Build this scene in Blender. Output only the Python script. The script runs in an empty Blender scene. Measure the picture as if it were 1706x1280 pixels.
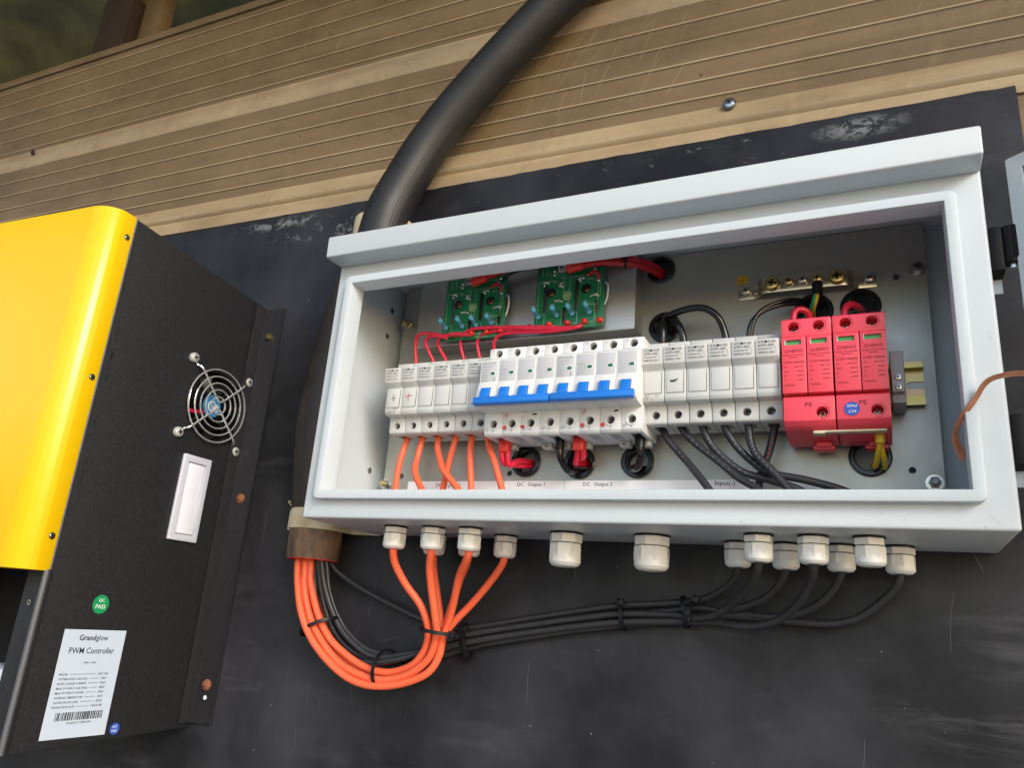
import bpy, bmesh, math, random
from mathutils import Vector, Matrix, Quaternion, noise
random.seed(7)
R = math.radians
scene = bpy.context.scene
col = scene.collection
S = 0.001                                    # everything below is written in millimetres: (x right, d out of the wall, z up)
def V(x, d, z): return Vector((x, -d, z))

# ------------------------------------------------------------------ camera
cam = bpy.data.cameras.new('camera'); co = bpy.data.objects.new('camera', cam); col.objects.link(co)
fw = Vector((-0.42343711, 0.85625786, 0.29584369)); rt = Vector((0.9040488, 0.42040223, 0.07718637)); up = Vector((0.05828191, -0.3001407, 0.9521128))
M = Matrix((rt, up, -fw)).transposed().to_4x4()
M.translation = V(465.196, 659.903, -75.015) * S
co.matrix_world = M
cam.sensor_width = 36; cam.lens = 36 * 1285.5 / 1706; cam.clip_start = 0.01; cam.clip_end = 200
scene.camera = co

# ------------------------------------------------------------------ sky, sun, exposure
SUN = Vector((0.78, -0.62, 0.46)).normalized()
w = bpy.data.worlds.new('World'); scene.world = w; w.use_nodes = True
nt = w.node_tree; bg = nt.nodes['Background']
sky = nt.nodes.new('ShaderNodeTexSky'); sky.sky_type = 'NISHITA'; sky.sun_disc = False
sky.sun_elevation = math.asin(SUN.z); sky.sun_rotation = math.atan2(SUN.x, SUN.y)
sky.air_density = 1.0; sky.dust_density = 1.5; sky.ozone_density = 1.0
nt.links.new(sky.outputs[0], bg.inputs[0]); bg.inputs[1].default_value = 0.15
sl = bpy.data.lights.new('sun', 'SUN'); sl.energy = 1.25; sl.angle = R(22); sl.color = (.97, .985, 1)
so = bpy.data.objects.new('sun', sl); col.objects.link(so); so.rotation_euler = SUN.to_track_quat('Z', 'Y').to_euler()
scene.view_settings.view_transform = 'Standard'; scene.view_settings.look = 'None'
scene.view_settings.exposure = 0.86; scene.view_settings.gamma = 1; scene.view_settings.use_curve_mapping = False

# ------------------------------------------------------------------ materials
def lin(r, g, b):
    f = lambda c: (c/255/12.92 if c <= 10 else ((c/255+.055)/1.055)**2.4)
    return (f(r), f(g), f(b), 1)
def mat(name, c, rough=.5, metal=0, spec=.5, noise_amt=0, noise_scale=40, bump=0, bump_scale=300, c2=None, coat=0, stretch=(1,1,1), rvar=0, trans=0):
    m = bpy.data.materials.new(name); m.use_nodes = True; t = m.node_tree; n = t.nodes; l = t.links
    p = n['Principled BSDF']; p.inputs['Base Color'].default_value = c; p.inputs['Roughness'].default_value = rough
    p.inputs['Metallic'].default_value = metal; p.inputs['Specular IOR Level'].default_value = spec
    if coat: p.inputs['Coat Weight'].default_value = coat; p.inputs['Coat Roughness'].default_value = .15
    if trans: p.inputs['Subsurface Weight'].default_value = trans; p.inputs['Subsurface Scale'].default_value = .002
    tc = n.new('ShaderNodeTexCoord'); mp = n.new('ShaderNodeMapping'); l.new(tc.outputs['Object'], mp.inputs[0]); mp.inputs['Scale'].default_value = stretch
    if noise_amt or rvar:
        nz = n.new('ShaderNodeTexNoise'); nz.inputs['Scale'].default_value = noise_scale; nz.inputs['Detail'].default_value = 6; nz.inputs['Roughness'].default_value = .6
        l.new(mp.outputs[0], nz.inputs[0])
        if noise_amt:
            mx = n.new('ShaderNodeMix'); mx.data_type = 'RGBA'; mr = n.new('ShaderNodeMapRange')
            mr.inputs[1].default_value = .35; mr.inputs[2].default_value = .7; mr.inputs[4].default_value = noise_amt
            l.new(nz.outputs[0], mr.inputs[0]); l.new(mr.outputs[0], mx.inputs[0])
            mx.inputs[6].default_value = c; mx.inputs[7].default_value = c2 or (c[0]*.5, c[1]*.5, c[2]*.5, 1)
            l.new(mx.outputs[2], p.inputs['Base Color'])
        if rvar:
            m2 = n.new('ShaderNodeMapRange'); m2.inputs[3].default_value = rough-rvar; m2.inputs[4].default_value = rough+rvar
            m2.inputs[1].default_value = .3; m2.inputs[2].default_value = .7
            l.new(nz.outputs[0], m2.inputs[0]); l.new(m2.outputs[0], p.inputs['Roughness'])
    if bump:
        b = n.new('ShaderNodeBump'); b.inputs['Strength'].default_value = bump; b.inputs['Distance'].default_value = .0005
        nb = n.new('ShaderNodeTexNoise'); nb.inputs['Scale'].default_value = bump_scale; nb.inputs['Detail'].default_value = 3
        l.new(mp.outputs[0], nb.inputs[0]); l.new(nb.outputs[0], b.inputs['Height']); l.new(b.outputs[0], p.inputs['Normal'])
    return m
MT = {}
MT['paint'] = mat('light_grey_powder_coat', (.555,.605,.635,1), .42, noise_amt=.6, noise_scale=7, c2=(.50,.54,.555,1), bump=.16, bump_scale=900, rvar=.06)
MT['galv'] = mat('galvanised_steel', (.43,.43,.39,1), .38, metal=.6, noise_amt=.6, noise_scale=14, c2=(.33,.335,.305,1), rvar=.08, bump=.05, bump_scale=400)
MT['alu'] = mat('aluminium', (.50,.50,.50,1), .38, metal=.8, noise_amt=.4, noise_scale=30, c2=(.42,.42,.43,1), stretch=(1,1,14), rvar=.07)
MT['white'] = mat('white_plastic', (.68,.68,.67,1), .38, noise_amt=.2, noise_scale=60, c2=(.62,.62,.60,1))
MT['fuseg'] = mat('pale_grey_plastic', (.56,.56,.54,1), .42, noise_amt=.25, noise_scale=50, c2=(.50,.50,.47,1))
MT['label'] = mat('grey_label', (.50,.50,.51,1), .5)
MT['nylon'] = mat('white_nylon', (.86,.86,.84,1), .35, noise_amt=.3, noise_scale=80, c2=(.78,.77,.71,1))
MT['red'] = mat('red_plastic', (.86,.07,.105,1), .40, noise_amt=.2, noise_scale=40, c2=(.80,.06,.09,1))
MT['blue'] = mat('blue_plastic', (.010,.17,.62,1), .35)
MT['green'] = mat('green_window', (.0,.12,.06,1), .3)
MT['lgreen'] = mat('light_green_window', (.08,.32,.09,1), .35)
MT['pcb'] = mat('green_circuit_board', (.008,.17,.065,1), .3, noise_amt=.6, noise_scale=120, c2=(.012,.25,.10,1), coat=.3)
MT['silk'] = mat('silkscreen', (.45,.62,.45,1), .6)
MT['solder'] = mat('solder', (.72,.71,.68,1), .22, metal=1, bump=.8, bump_scale=500)
MT['steel'] = mat('steel', (.60,.59,.55,1), .25, metal=1, noise_amt=.5, noise_scale=200, c2=(.35,.34,.30,1))
MT['dsteel'] = mat('dark_screw_steel', (.20,.20,.20,1), .3, metal=1, noise_amt=.6, noise_scale=300, c2=(.08,.08,.08,1))
MT['chrome'] = mat('chrome', (.80,.80,.80,1), .16, metal=.75)
MT['bright'] = mat('bright_plated_screw', (.72,.71,.69,1), .28, metal=.45, noise_amt=.3, noise_scale=300, c2=(.5,.49,.47,1))
MT['brass'] = mat('brass', (.62,.48,.20,1), .25, metal=1, noise_amt=.5, noise_scale=200, c2=(.4,.36,.22,1))
MT['nickel'] = mat('nickel_bar', (.62,.57,.47,1), .22, metal=1, noise_amt=.5, noise_scale=60, c2=(.45,.40,.32,1), rvar=.08)
MT['copper'] = mat('copper', (.70,.30,.16,1), .38, metal=.6, noise_amt=.7, noise_scale=160, c2=(.48,.20,.10,1))
MT['screwcu'] = mat('copper_screw', (.55,.25,.12,1), .3, metal=1, noise_amt=.5, noise_scale=400, c2=(.2,.1,.06,1))
MT['rust'] = mat('rust', (.26,.09,.035,1), .85, noise_amt=.8, noise_scale=200, c2=(.12,.05,.03,1), bump=.6, bump_scale=700)
MT['zinc'] = mat('yellow_zinc_rail', (.40,.36,.07,1), .28, metal=1, noise_amt=.9, noise_scale=14, c2=(.36,.16,.20,1), stretch=(.3,1,9))
MT['orange'] = mat('orange_cable_sheath', (.82,.13,.05,1), .45, noise_amt=.25, noise_scale=60, c2=(.72,.105,.04,1))
MT['bcable'] = mat('black_cable_sheath', (.022,.022,.025,1), .42, noise_amt=.4, noise_scale=60, c2=(.035,.035,.036,1))
MT['gcable'] = mat('glossy_black_cable', (.008,.008,.009,1), .16)
MT['rcable'] = mat('red_cable_insulation', (.72,.018,.055,1), .28)
MT['dred'] = mat('deep_red_cable', (.50,.006,.012,1), .25)
MT['tube'] = mat('red_shrink_tube', (.78,.035,.022,1), .3)
MT['rubber'] = mat('black_rubber', (.007,.007,.008,1), .2)
MT['black'] = mat('black_plastic', (.006,.006,.007,1), .42, spec=.35)
MT['darkpipe'] = mat('dark_sooty_pipe', (.013,.011,.010,1), .6, noise_amt=.8, noise_scale=40, c2=(.045,.030,.019,1), stretch=(1.6,1.6,.6), bump=.6, bump_scale=200)
MT['hinge'] = mat('hinge_black', (.004,.004,.0045,1), .6, spec=.2)
MT['matte'] = mat('matt_black', (.003,.003,.003,1), .8)
MT['ink'] = mat('black_ink', (.02,.02,.022,1), .6)
MT['grime'] = mat('brown_grime', (.28,.26,.23,1), .7)
MT['scuff'] = mat('pale_scuff', (.10,.10,.105,1), .6)
MT['edge'] = mat('lit_edge_grey', (.085,.088,.10,1), .3)  # paler grey stands in for light caught along the controller edge
MT['gink'] = mat('grey_ink', (.24,.24,.26,1), .6)
MT['rink'] = mat('red_ink', (.65,.02,.03,1), .5)
MT['dink'] = mat('dark_red_ink', (.28,.010,.018,1), .6)
MT['wink'] = mat('white_ink', (.75,.77,.77,1), .5)
MT['resist'] = mat('blue_resistor', (.14,.50,.74,1), .35)
MT['navy'] = mat('navy_band', (.01,.015,.12,1), .4)
MT['led'] = mat('red_led', (.80,.03,.015,1), .15)
MT['dot'] = mat('pale_green_sticker', (.24,.42,.22,1), .5)
MT['ysticker'] = mat('yellow_sticker', (.66,.42,.02,1), .4)
MT['bsticker'] = mat('blue_sticker', (.03,.09,.45,1), .4)
MT['gsticker'] = mat('green_sticker', (.01,.26,.09,1), .4)
MT['paper'] = mat('paper_label', (.84,.84,.88,1), .6)
MT['silver'] = mat('silver_foil_label', (.50,.58,.68,1), .42)
MT['cream'] = mat('cream_clamp', (.66,.58,.41,1), .5, noise_amt=.8, noise_scale=35, c2=(.42,.29,.13,1), bump=.3, bump_scale=200)
MT['yellow'] = mat('yellow_paint', (.76,.475,.002,1), .30, bump=.06, bump_scale=1400, spec=.5)
MT['cbody'] = mat('black_powder_coat', (.009,.009,.011,1), .50, spec=.4, noise_amt=.8, noise_scale=420, c2=(.026,.025,.028,1), bump=.5, bump_scale=1100)
MT['wgrey'] = mat('pale_switch_frame', (.52,.53,.60,1), .4)
MT['wgloss'] = mat('glossy_white_rocker', (.72,.73,.80,1), .3)
MT['yg'] = mat('yellow_wire', (.72,.45,.02,1), .35)
MT['gg'] = mat('green_stripe', (.02,.28,.10,1), .35)
MT['grail'] = mat('grey_end_clamp', (.42,.42,.40,1), .45)
MT['bluebit'] = mat('blue_fan_label', (.05,.25,.50,1), .3)
MT['wood'] = mat('dark_post_wood', (.045,.025,.018,1), .8, noise_amt=.7, noise_scale=20, stretch=(6,6,1))
MT['tarp'] = mat('olive_tarpaulin', (.27,.24,.085,1), .6, noise_amt=1, noise_scale=9, c2=(.10,.095,.04,1), bump=1, bump_scale=40)
MT['earth'] = mat('dry_earth', (.27,.265,.25,1), .9, noise_amt=.6, noise_scale=3, c2=(.21,.205,.19,1))

def hose_mat():
    m = mat('ribbed_black_hose', (.010,.010,.011,1), .48, noise_amt=.6, noise_scale=40, c2=(.026,.025,.024,1), bump=.25, bump_scale=500); return m
MT['hose'] = hose_mat()
MT['oldpipe'] = mat('dirty_brown_pipe', (.055,.043,.035,1), .65, noise_amt=1, noise_scale=55, c2=(.27,.155,.085,1), stretch=(1.6,1.6,.6), bump=.8, bump_scale=200)

def board_mat():
    m = mat('worn_black_board', (.014,.014,.018,1), .42, spec=.28); t = m.node_tree; n = t.nodes; l = t.links
    p = n['Principled BSDF']; tc = n.new('ShaderNodeTexCoord')
    def nz(scale, st=(1,1,1), det=6, rough=.6, dist=0):
        mp = n.new('ShaderNodeMapping'); mp.inputs['Scale'].default_value = st; l.new(tc.outputs['Object'], mp.inputs[0])
        k = n.new('ShaderNodeTexNoise'); k.inputs['Scale'].default_value = scale; k.inputs['Detail'].default_value = det; k.inputs['Roughness'].default_value = rough; k.inputs['Distortion'].default_value = dist
        l.new(mp.outputs[0], k.inputs[0]); return k.outputs[0]
    def rng(s, a, b, c, d):
        r = n.new('ShaderNodeMapRange'); r.inputs[1].default_value=a; r.inputs[2].default_value=b; r.inputs[3].default_value=c; r.inputs[4].default_value=d; l.new(s, r.inputs[0]); return r.outputs[0]
    def mul(a, b):
        k = n.new('ShaderNodeMath'); k.operation='MULTIPLY'; l.new(a, k.inputs[0]); l.new(b, k.inputs[1]); return k.outputs[0]
    def mix(f, a, b):
        k = n.new('ShaderNodeMix'); k.data_type='RGBA'; l.new(f, k.inputs[0])
        for i, s in ((6,a),(7,b)):
            if isinstance(s, tuple): k.inputs[i].default_value = s
            else: l.new(s, k.inputs[i])
        return k.outputs[2]
    def blob(x, z, rx, rz):
        mp = n.new('ShaderNodeMapping'); mp.inputs['Location'].default_value = (-x*S/(rx*S), 0, -z*S/(rz*S)); mp.inputs['Scale'].default_value = (1/(rx*S), 0, 1/(rz*S))
        l.new(tc.outputs['Object'], mp.inputs[0]); k = n.new('ShaderNodeVectorMath'); k.operation='LENGTH'; l.new(mp.outputs[0], k.inputs[0])
        return rng(k.outputs['Value'], .35, 1, 1, 0)
    c = mix(rng(nz(5, (1,1,1), 8), .42, .68, 0, .75), (.010,.010,.012,1), (.050,.050,.059,1))           # faded haze
    c = mix(rng(nz(9, (.5,1,3), 9, .72), .55, .75, 0, .38), c, (.085,.083,.085,1))                        # wiped dust
    smear = nz(30, (.35,1,2.2), 8, .75, .6)
    for x, z, rx, rz, lo in ((560,-60,70,40,.46),(575,-150,60,70,.50),(505,-118,75,26,.53),(600,-210,80,50,.5),(-140,-150,70,60,.56),(-100,150,50,120,.6),(260,-165,200,30,.6)):
        c = mix(mul(blob(x,z,rx,rz), rng(smear, lo-.02, lo+.18, 0, .5)), c, (.10,.10,.108,1))
    chip = nz(60, (1,1,1.4), 8, .8, .4)
    for x, z, rx, rz, lo in ((-88,372,40,22,.53),(-140,372,110,20,.56),(-210,390,80,10,.50),(468,377,44,13,.47),(430,372,110,22,.60),(330,378,80,14,.60),(567,-42,16,20,.44),(230,384,50,10,.60),(575,300,30,40,.62)):
        c = mix(mul(blob(x,z,rx,rz), rng(chip, lo, lo+.04, 0, .9)), c, (.19,.195,.205,1))
    l.new(c, p.inputs['Base Color'])
    l.new(rng(nz(8,(1,1,2),6), .3, .7, .30, .52), p.inputs['Roughness'])
    b = n.new('ShaderNodeBump'); b.inputs['Strength'].default_value=.35; b.inputs['Distance'].default_value=.002; l.new(nz(18,(1,1,1.5),8,.6), b.inputs['Height']); l.new(b.outputs[0], p.inputs['Normal'])
    return m
MT['board'] = board_mat()
def clad_mat(name, ca, cb, cc):
    m = mat(name, ca, .5); t = m.node_tree; n = t.nodes; l = t.links; p = n['Principled BSDF']; tc = n.new('ShaderNodeTexCoord')
    prev = ca
    for sc, st, lo, hi, am, c2 in ((5,(.5,1,1.3),.50,.66,.75,(cc[0]*1.15,cc[1]*1.12,cc[2]*1.05,1)),(9,(.35,1,1),.52,.70,.7,(cb[0]*.75,cb[1]*.75,cb[2]*.75,1)),(2.6,(1,1,2),.40,.60,1,cb),(14,(.25,1,2),.48,.72,.6,cc),(70,(1,1,1),.60,.72,.55,(ca[0]*.4,ca[1]*.4,ca[2]*.4,1)),(28,(1,1,.25),.60,.75,.35,(ca[0]*1.4,ca[1]*1.4,ca[2]*1.4,1))):
        mp = n.new('ShaderNodeMapping'); mp.inputs['Scale'].default_value = st; l.new(tc.outputs['Object'], mp.inputs[0])
        k = n.new('ShaderNodeTexNoise'); k.inputs['Scale'].default_value=sc; k.inputs['Detail'].default_value=8; k.inputs['Roughness'].default_value=.65; l.new(mp.outputs[0], k.inputs[0])
        r = n.new('ShaderNodeMapRange'); r.inputs[1].default_value=lo; r.inputs[2].default_value=hi; r.inputs[4].default_value=am; l.new(k.outputs[0], r.inputs[0])
        x = n.new('ShaderNodeMix'); x.data_type='RGBA'; l.new(r.outputs[0], x.inputs[0])
        if isinstance(prev, tuple): x.inputs[6].default_value = prev
        else: l.new(prev, x.inputs[6])
        x.inputs[7].default_value = c2; prev = x.outputs[2]
    l.new(prev, p.inputs['Base Color'])
    r = n.new('ShaderNodeMapRange'); r.inputs[3].default_value=.38; r.inputs[4].default_value=.6; l.new(k.outputs[0], r.inputs[0]); l.new(r.outputs[0], p.inputs['Roughness'])
    return m
MT['clad'] = clad_mat('tan_cladding', (.205,.138,.068,1), (.14,.094,.046,1), (.25,.178,.10,1))
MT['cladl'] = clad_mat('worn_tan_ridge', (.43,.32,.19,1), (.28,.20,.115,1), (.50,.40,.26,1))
MT['rib_shade'] = mat('painted_rib_shade', (.105,.072,.038,1), .7)  # shade colour for the strips under the cladding ribs
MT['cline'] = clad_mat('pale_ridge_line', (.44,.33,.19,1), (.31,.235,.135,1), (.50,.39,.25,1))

# ------------------------------------------------------------------ mesh helpers
def axq(axis):
    a = Vector((axis[0], -axis[1], axis[2])).normalized(); return Vector((0,0,1)).rotation_difference(a)
class MB:
    def __init__(s): s.v = []; s.f = []; s.m = []; s.slots = []; s.rc = True
    def mi(s, name):
        if name not in s.slots: s.slots.append(name)
        return s.slots.index(name)
    def raw(s, vs, fs, m):
        o = len(s.v); k = s.mi(m); s.v += [Vector(q) for q in vs]; s.f += [tuple(o+i for i in f) for f in fs]; s.m += [k]*len(fs); return s
    def frombm(s, bm, m):
        bm.verts.index_update(); s.raw([q.co.copy() for q in bm.verts], [[q.index for q in f.verts] for f in bm.faces], m); bm.free(); return s
    def frommesh(s, me):
        s.rc = False
        o = len(s.v); s.v += [q.co/S for q in me.vertices]; names = [x.name for x in me.materials]
        inv = {MT[k].name: k for k in MT}
        for f in me.polygons: s.f.append(tuple(o+i for i in f.vertices)); s.m.append(s.mi(inv[names[f.material_index]]))
        return s
    def box(s, x0, x1, d0, d1, z0, z1, m, bev=0, seg=2):
        bm = bmesh.new(); bmesh.ops.create_cube(bm, size=1)
        for q in bm.verts: q.co = Vector(((x0+x1)/2+q.co.x*(x1-x0), -(d0+d1)/2+q.co.y*(d1-d0), (z0+z1)/2+q.co.z*(z1-z0)))
        if bev: bmesh.ops.bevel(bm, geom=bm.edges[:], offset=bev, segments=seg, affect='EDGES', profile=.5)
        return s.frombm(bm, m)
    def prism(s, prof, x0, x1, m, bev=0, ax='x', seg=2):
        bm = bmesh.new()
        if ax == 'x': P = lambda a, b, t: V(t, a, b)              # prof (d, z)
        elif ax == 'z': P = lambda a, b, t: V(a, b, t)            # prof (x, d)
        else: P = lambda a, b, t: V(a, t, b)                      # prof (x, z)
        A = [bm.verts.new(P(a, b, x0)) for a, b in prof]; B = [bm.verts.new(P(a, b, x1)) for a, b in prof]; n = len(prof)
        bm.faces.new(A); bm.faces.new(B[::-1])
        for i in range(n): bm.faces.new((A[i], B[i], B[(i+1)%n], A[(i+1)%n]))
        bmesh.ops.recalc_face_normals(bm, faces=bm.faces[:])
        if bev: bmesh.ops.bevel(bm, geom=bm.edges[:], offset=bev, segments=seg, affect='EDGES', profile=.5)
        return s.frombm(bm, m)
    def lathe(s, c, axis, prof, m, seg=24, cap=True, rot=0):
        q = axq(axis); c = V(*c); vs = []; fs = []; n = len(prof)
        for r, h in prof:
            for i in range(seg):
                a = 2*math.pi*(i+rot)/seg; vs.append(c + q @ Vector((r*math.cos(a), r*math.sin(a), h)))
        for j in range(n-1):
            for i in range(seg):
                k = (i+1) % seg; fs.append((j*seg+i, j*seg+k, (j+1)*seg+k, (j+1)*seg+i))
        if cap: fs.append(tuple(range(seg))[::-1]); fs.append(tuple((n-1)*seg+i for i in range(seg)))
        return s.raw(vs, fs, m)
    def cyl(s, c, axis, r, h, m, seg=24, bev=0):
        if bev: return s.lathe(c, axis, [(r-bev*.0,0),(r,h-bev),(r-bev*.3,h-bev*.3),(r-bev,h)], m, seg)
        return s.lathe(c, axis, [(r,0),(r,h)], m, seg)
    def ring(s, c, axis, ri, ro, h, m, seg=32):
        pr = [(ri,0),(ri,h),(ro,h),(ro,0),(ri,0)]; return s.lathe(c, axis, pr, m, seg, cap=False)
    def torus(s, c, axis, R_, r, m, seg=48, n=10, sq=1):
        pr = [(R_+r*math.cos(2*math.pi*i/n), sq*r*math.sin(2*math.pi*i/n)) for i in range(n+1)]
        return s.lathe(c, axis, pr, m, seg, cap=False)
    def ball(s, c, r, m, seg=16):
        bm = bmesh.new(); bmesh.ops.create_uvsphere(bm, u_segments=seg, v_segments=seg//2, radius=r)
        for q in bm.verts: q.co += V(*c)
        return s.frombm(bm, m)
    def tube(s, pts, r, m, seg=12, sub=5, smooth=True, m2=None, stripe=0, flat=1.0):
        P = [V(*q) for q in pts]
        if smooth and len(P) > 2:
            Q = []
            for i in range(len(P)-1):
                a = P[i-1] if i else P[0]*2-P[1]; b = P[i]; c = P[i+1]; d = P[i+2] if i+2 < len(P) else P[-1]*2-P[-2]
                for k in range(sub):
                    t = k/sub; Q.append(.5*((2*b)+(c-a)*t+(2*a-5*b+4*c-d)*t*t+(3*b-a-3*c+d)*t**3))
            Q.append(P[-1]); P = Q
        n = len(P); T = [(P[min(i+1,n-1)]-P[max(i-1,0)]).normalized() for i in range(n)]
        u = T[0].cross(Vector((0,0,1)));
        if u.length < .1: u = T[0].cross(Vector((1,0,0)))
        u.normalize(); vs = []
        for i in range(n):
            u = (u - T[i]*u.dot(T[i])).normalized(); w_ = T[i].cross(u)
            rr = r(i/(n-1)) if callable(r) else r
            for k in range(seg):
                a = 2*math.pi*k/seg; vs.append(P[i]+u*(rr*math.cos(a))+w_*(rr*math.sin(a)*flat))
        fs = [(i*seg+k, i*seg+(k+1)%seg, (i+1)*seg+(k+1)%seg, (i+1)*seg+k) for i in range(n-1) for k in range(seg)]
        if m2:
            A = [f for j, f in enumerate(fs) if (j % seg) not in (stripe, (stripe+1)%seg, (stripe+2)%seg)]; B = [f for j, f in enumerate(fs) if (j % seg) in (stripe, (stripe+1)%seg, (stripe+2)%seg)]
            o = len(s.v); s.raw(vs, A, m); k2 = s.mi(m2); s.f += [tuple(o+i for i in f) for f in B]; s.m += [k2]*len(B)
            s.f += [tuple(o+k for k in range(seg))[::-1], tuple(o+(n-1)*seg+k for k in range(seg))]; s.m += [s.mi(m)]*2
            return s
        fs += [tuple(range(seg))[::-1], tuple((n-1)*seg+k for k in range(seg))]
        return s.raw(vs, fs, m)
    def rectsweep(s, x0, x1, z0, z1, rad, prof, m, n=5):
        """closed profile (inset, d) swept round a rounded rectangle in the wall's plane"""
        path = []
        for cx, cz, a0 in ((x1-rad, z1-rad, 0), (x0+rad, z1-rad, 90), (x0+rad, z0+rad, 180), (x1-rad, z0+rad, 270)):
            for i in range(n+1):
                a = R(a0+90*i/n); path.append((cx, cz, math.cos(a), math.sin(a)))
        vs = [V(cx+(rad-o)*c, d, cz+(rad-o)*sn) if rad-o > .05 else V(cx+(rad-o)*(1 if c>.001 else -1 if c<-.001 else (1 if cx>(x0+x1)/2 else -1)), d, cz+(rad-o)*(1 if cz>(z0+z1)/2 else -1)) for cx, cz, c, sn in path for o, d in prof]
        N = len(path); k = len(prof)
        fs = [(i*k+j, i*k+(j+1)%k, ((i+1)%N)*k+(j+1)%k, ((i+1)%N)*k+j) for i in range(N) for j in range(k)]
        return s.raw(vs, fs, m)
    def flat(s, pts, m):
        return s.raw([V(*q) for q in pts], [tuple(range(len(pts)))], m)
    def disc(s, c, axis, r, m, seg=28, h=.12): return s.lathe(c, axis, [(r,0),(r,h)], m, seg)
    def text(s, body, o, m, wd=None, h=None, right=(1,0,0), upv=(0,0,1), align='l'):
        """flat lettering: o = left-bottom (or centre-bottom) point, scaled to width wd and/or cap height h"""
        me = glyphs(body); xs = [q[0] for q in me[0]]; ys = [q[1] for q in me[0]]
        x0, x1 = min(xs), max(xs); y0, y1 = min(ys), max(ys)
        sx = wd/(x1-x0) if wd else None; sy = h/(y1-y0) if h else None
        sx = sx or sy; sy = sy or sx
        off = 0 if align == 'l' else -(x1-x0)*sx/2
        o = V(*o); rr = V(*right).normalized(); uu = V(*upv).normalized()
        return s.raw([o + rr*((x-x0)*sx+off) + uu*((y-y0)*sy) for x, y in me[0]], me[1], m)
    def stroke(s, pts, m, wd=.5, nrm=(0,1,0)):
        P = [V(*q) for q in pts]; N = V(*nrm).normalized(); vs = []
        for i, q in enumerate(P):
            t = (P[min(i+1,len(P)-1)]-P[max(i-1,0)]).normalized(); k = t.cross(N).normalized()
            ww = wd/2*(.35 if i in (0,len(P)-1) else 1); vs += [q-k*ww, q+k*ww]
        return s.raw(vs, [(2*i,2*i+1,2*i+3,2*i+2) for i in range(len(P)-1)], m)
    def mesh(s, name, origin=(0,0,0), sharp=32, recalc=True):
        me = bpy.data.meshes.new(name); o = V(*origin)
        me.from_pydata([(q-o)*S for q in s.v], [], s.f)
        for k in s.slots: me.materials.append(MT[k])
        me.polygons.foreach_set('material_index', s.m)
        if recalc and s.rc:
            bm = bmesh.new(); bm.from_mesh(me); bmesh.ops.recalc_face_normals(bm, faces=bm.faces[:]); bm.to_mesh(me); bm.free()
        me.polygons.foreach_set('use_smooth', [True]*len(me.polygons)); me.set_sharp_from_angle(angle=R(sharp)); me.update()
        return me
    def build(s, name, parent=None, origin=None, sharp=32):
        if origin is None:
            origin = tuple(parent['o_']) if parent is not None else (0,0,0)
        ob = bpy.data.objects.new(name, s.mesh(name, origin, sharp)); col.objects.link(ob)
        if parent is not None: ob.parent = parent; ob['o_'] = origin
        else: ob.location = V(*origin)*S; ob['o_'] = origin
        return ob
GL = {}
def glyphs(body):
    if body not in GL:
        c = bpy.data.curves.new('t', 'FONT'); c.body = body; c.resolution_u = 2; c.offset = .008
        o = bpy.data.objects.new('t', c); col.objects.link(o); dg = bpy.context.evaluated_depsgraph_get(); dg.update()
        me = bpy.data.meshes.new_from_object(o.evaluated_get(dg))
        GL[body] = ([(q.co.x, q.co.y) for q in me.vertices], [tuple(f.vertices) for f in me.polygons])
        bpy.data.objects.remove(o); bpy.data.curves.remove(c)
    return GL[body]
def cut(mb, cutter):
    """mesh builder of mb minus cutter"""
    a = bpy.data.objects.new('a', mb.mesh('a')); b = bpy.data.objects.new('b', cutter.mesh('b')); col.objects.link(a); col.objects.link(b)
    md = a.modifiers.new('x', 'BOOLEAN'); md.object = b; md.operation = 'DIFFERENCE'; md.solver = 'EXACT'; md.use_self = True
    dg = bpy.context.evaluated_depsgraph_get(); dg.update(); me = bpy.data.meshes.new_from_object(a.evaluated_get(dg))
    r = MB(); r.frommesh(me); bpy.data.objects.remove(a); bpy.data.objects.remove(b); return r
def tag(o, label, cat=None, group=None, kind=None):
    if label: o['label'] = label
    if cat: o['category'] = cat
    if group: o['group'] = group
    if kind: o['kind'] = kind
    return o
def thing(name, loc, label, cat, group=None):
    o = bpy.data.objects.new(name, None); col.objects.link(o); o.location = V(*loc)*S; o['o_'] = loc; o.empty_display_size = .01
    return tag(o, label, cat, group)
def solo(mb, name, origin, label, cat, group=None, sharp=32):
    return tag(mb.build(name, None, origin, sharp), label, cat, group)
def dup(root, dx, dz=0, label=None, dd=0):
    def cp(o, par):
        c = o.copy(); col.objects.link(c); c.parent = par
        for ch in [q for q in bpy.data.objects if q.parent == o]: cp(ch, c)
        return c
    kids = {}
    r = cp(root, None); r.location = root.location + V(dx, dd, dz)*S
    if label: r['label'] = label
    return r
def phillips(mb, c, axis, r, m, h=1.6, slot='matte', rot=0, dome=True, seg=20):
    pr = [(r,0),(r,h*.35),(r*.86,h*.75),(r*.5,h*.97),(r*.01,h)] if dome else [(r,0),(r,h-.3),(r-.3,h)]
    mb.lathe(c, axis, pr, m, seg, cap=not dome)
    q = axq(axis); o = V(*c) + q @ Vector((0,0,h*.93 if dome else h+.02))
    for a in (rot, rot+90):
        u = q @ Vector((math.cos(R(a)), math.sin(R(a)), 0)); v = q @ Vector((-math.sin(R(a)), math.cos(R(a)), 0)); k = q @ Vector((0,0,.12+h*.06))
        L = r*.55; W_ = r*.13; mb.raw([o+u*L+v*W_+k, o-u*L+v*W_+k, o-u*L-v*W_+k, o+u*L-v*W_+k], [(0,1,2,3)], slot)
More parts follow.
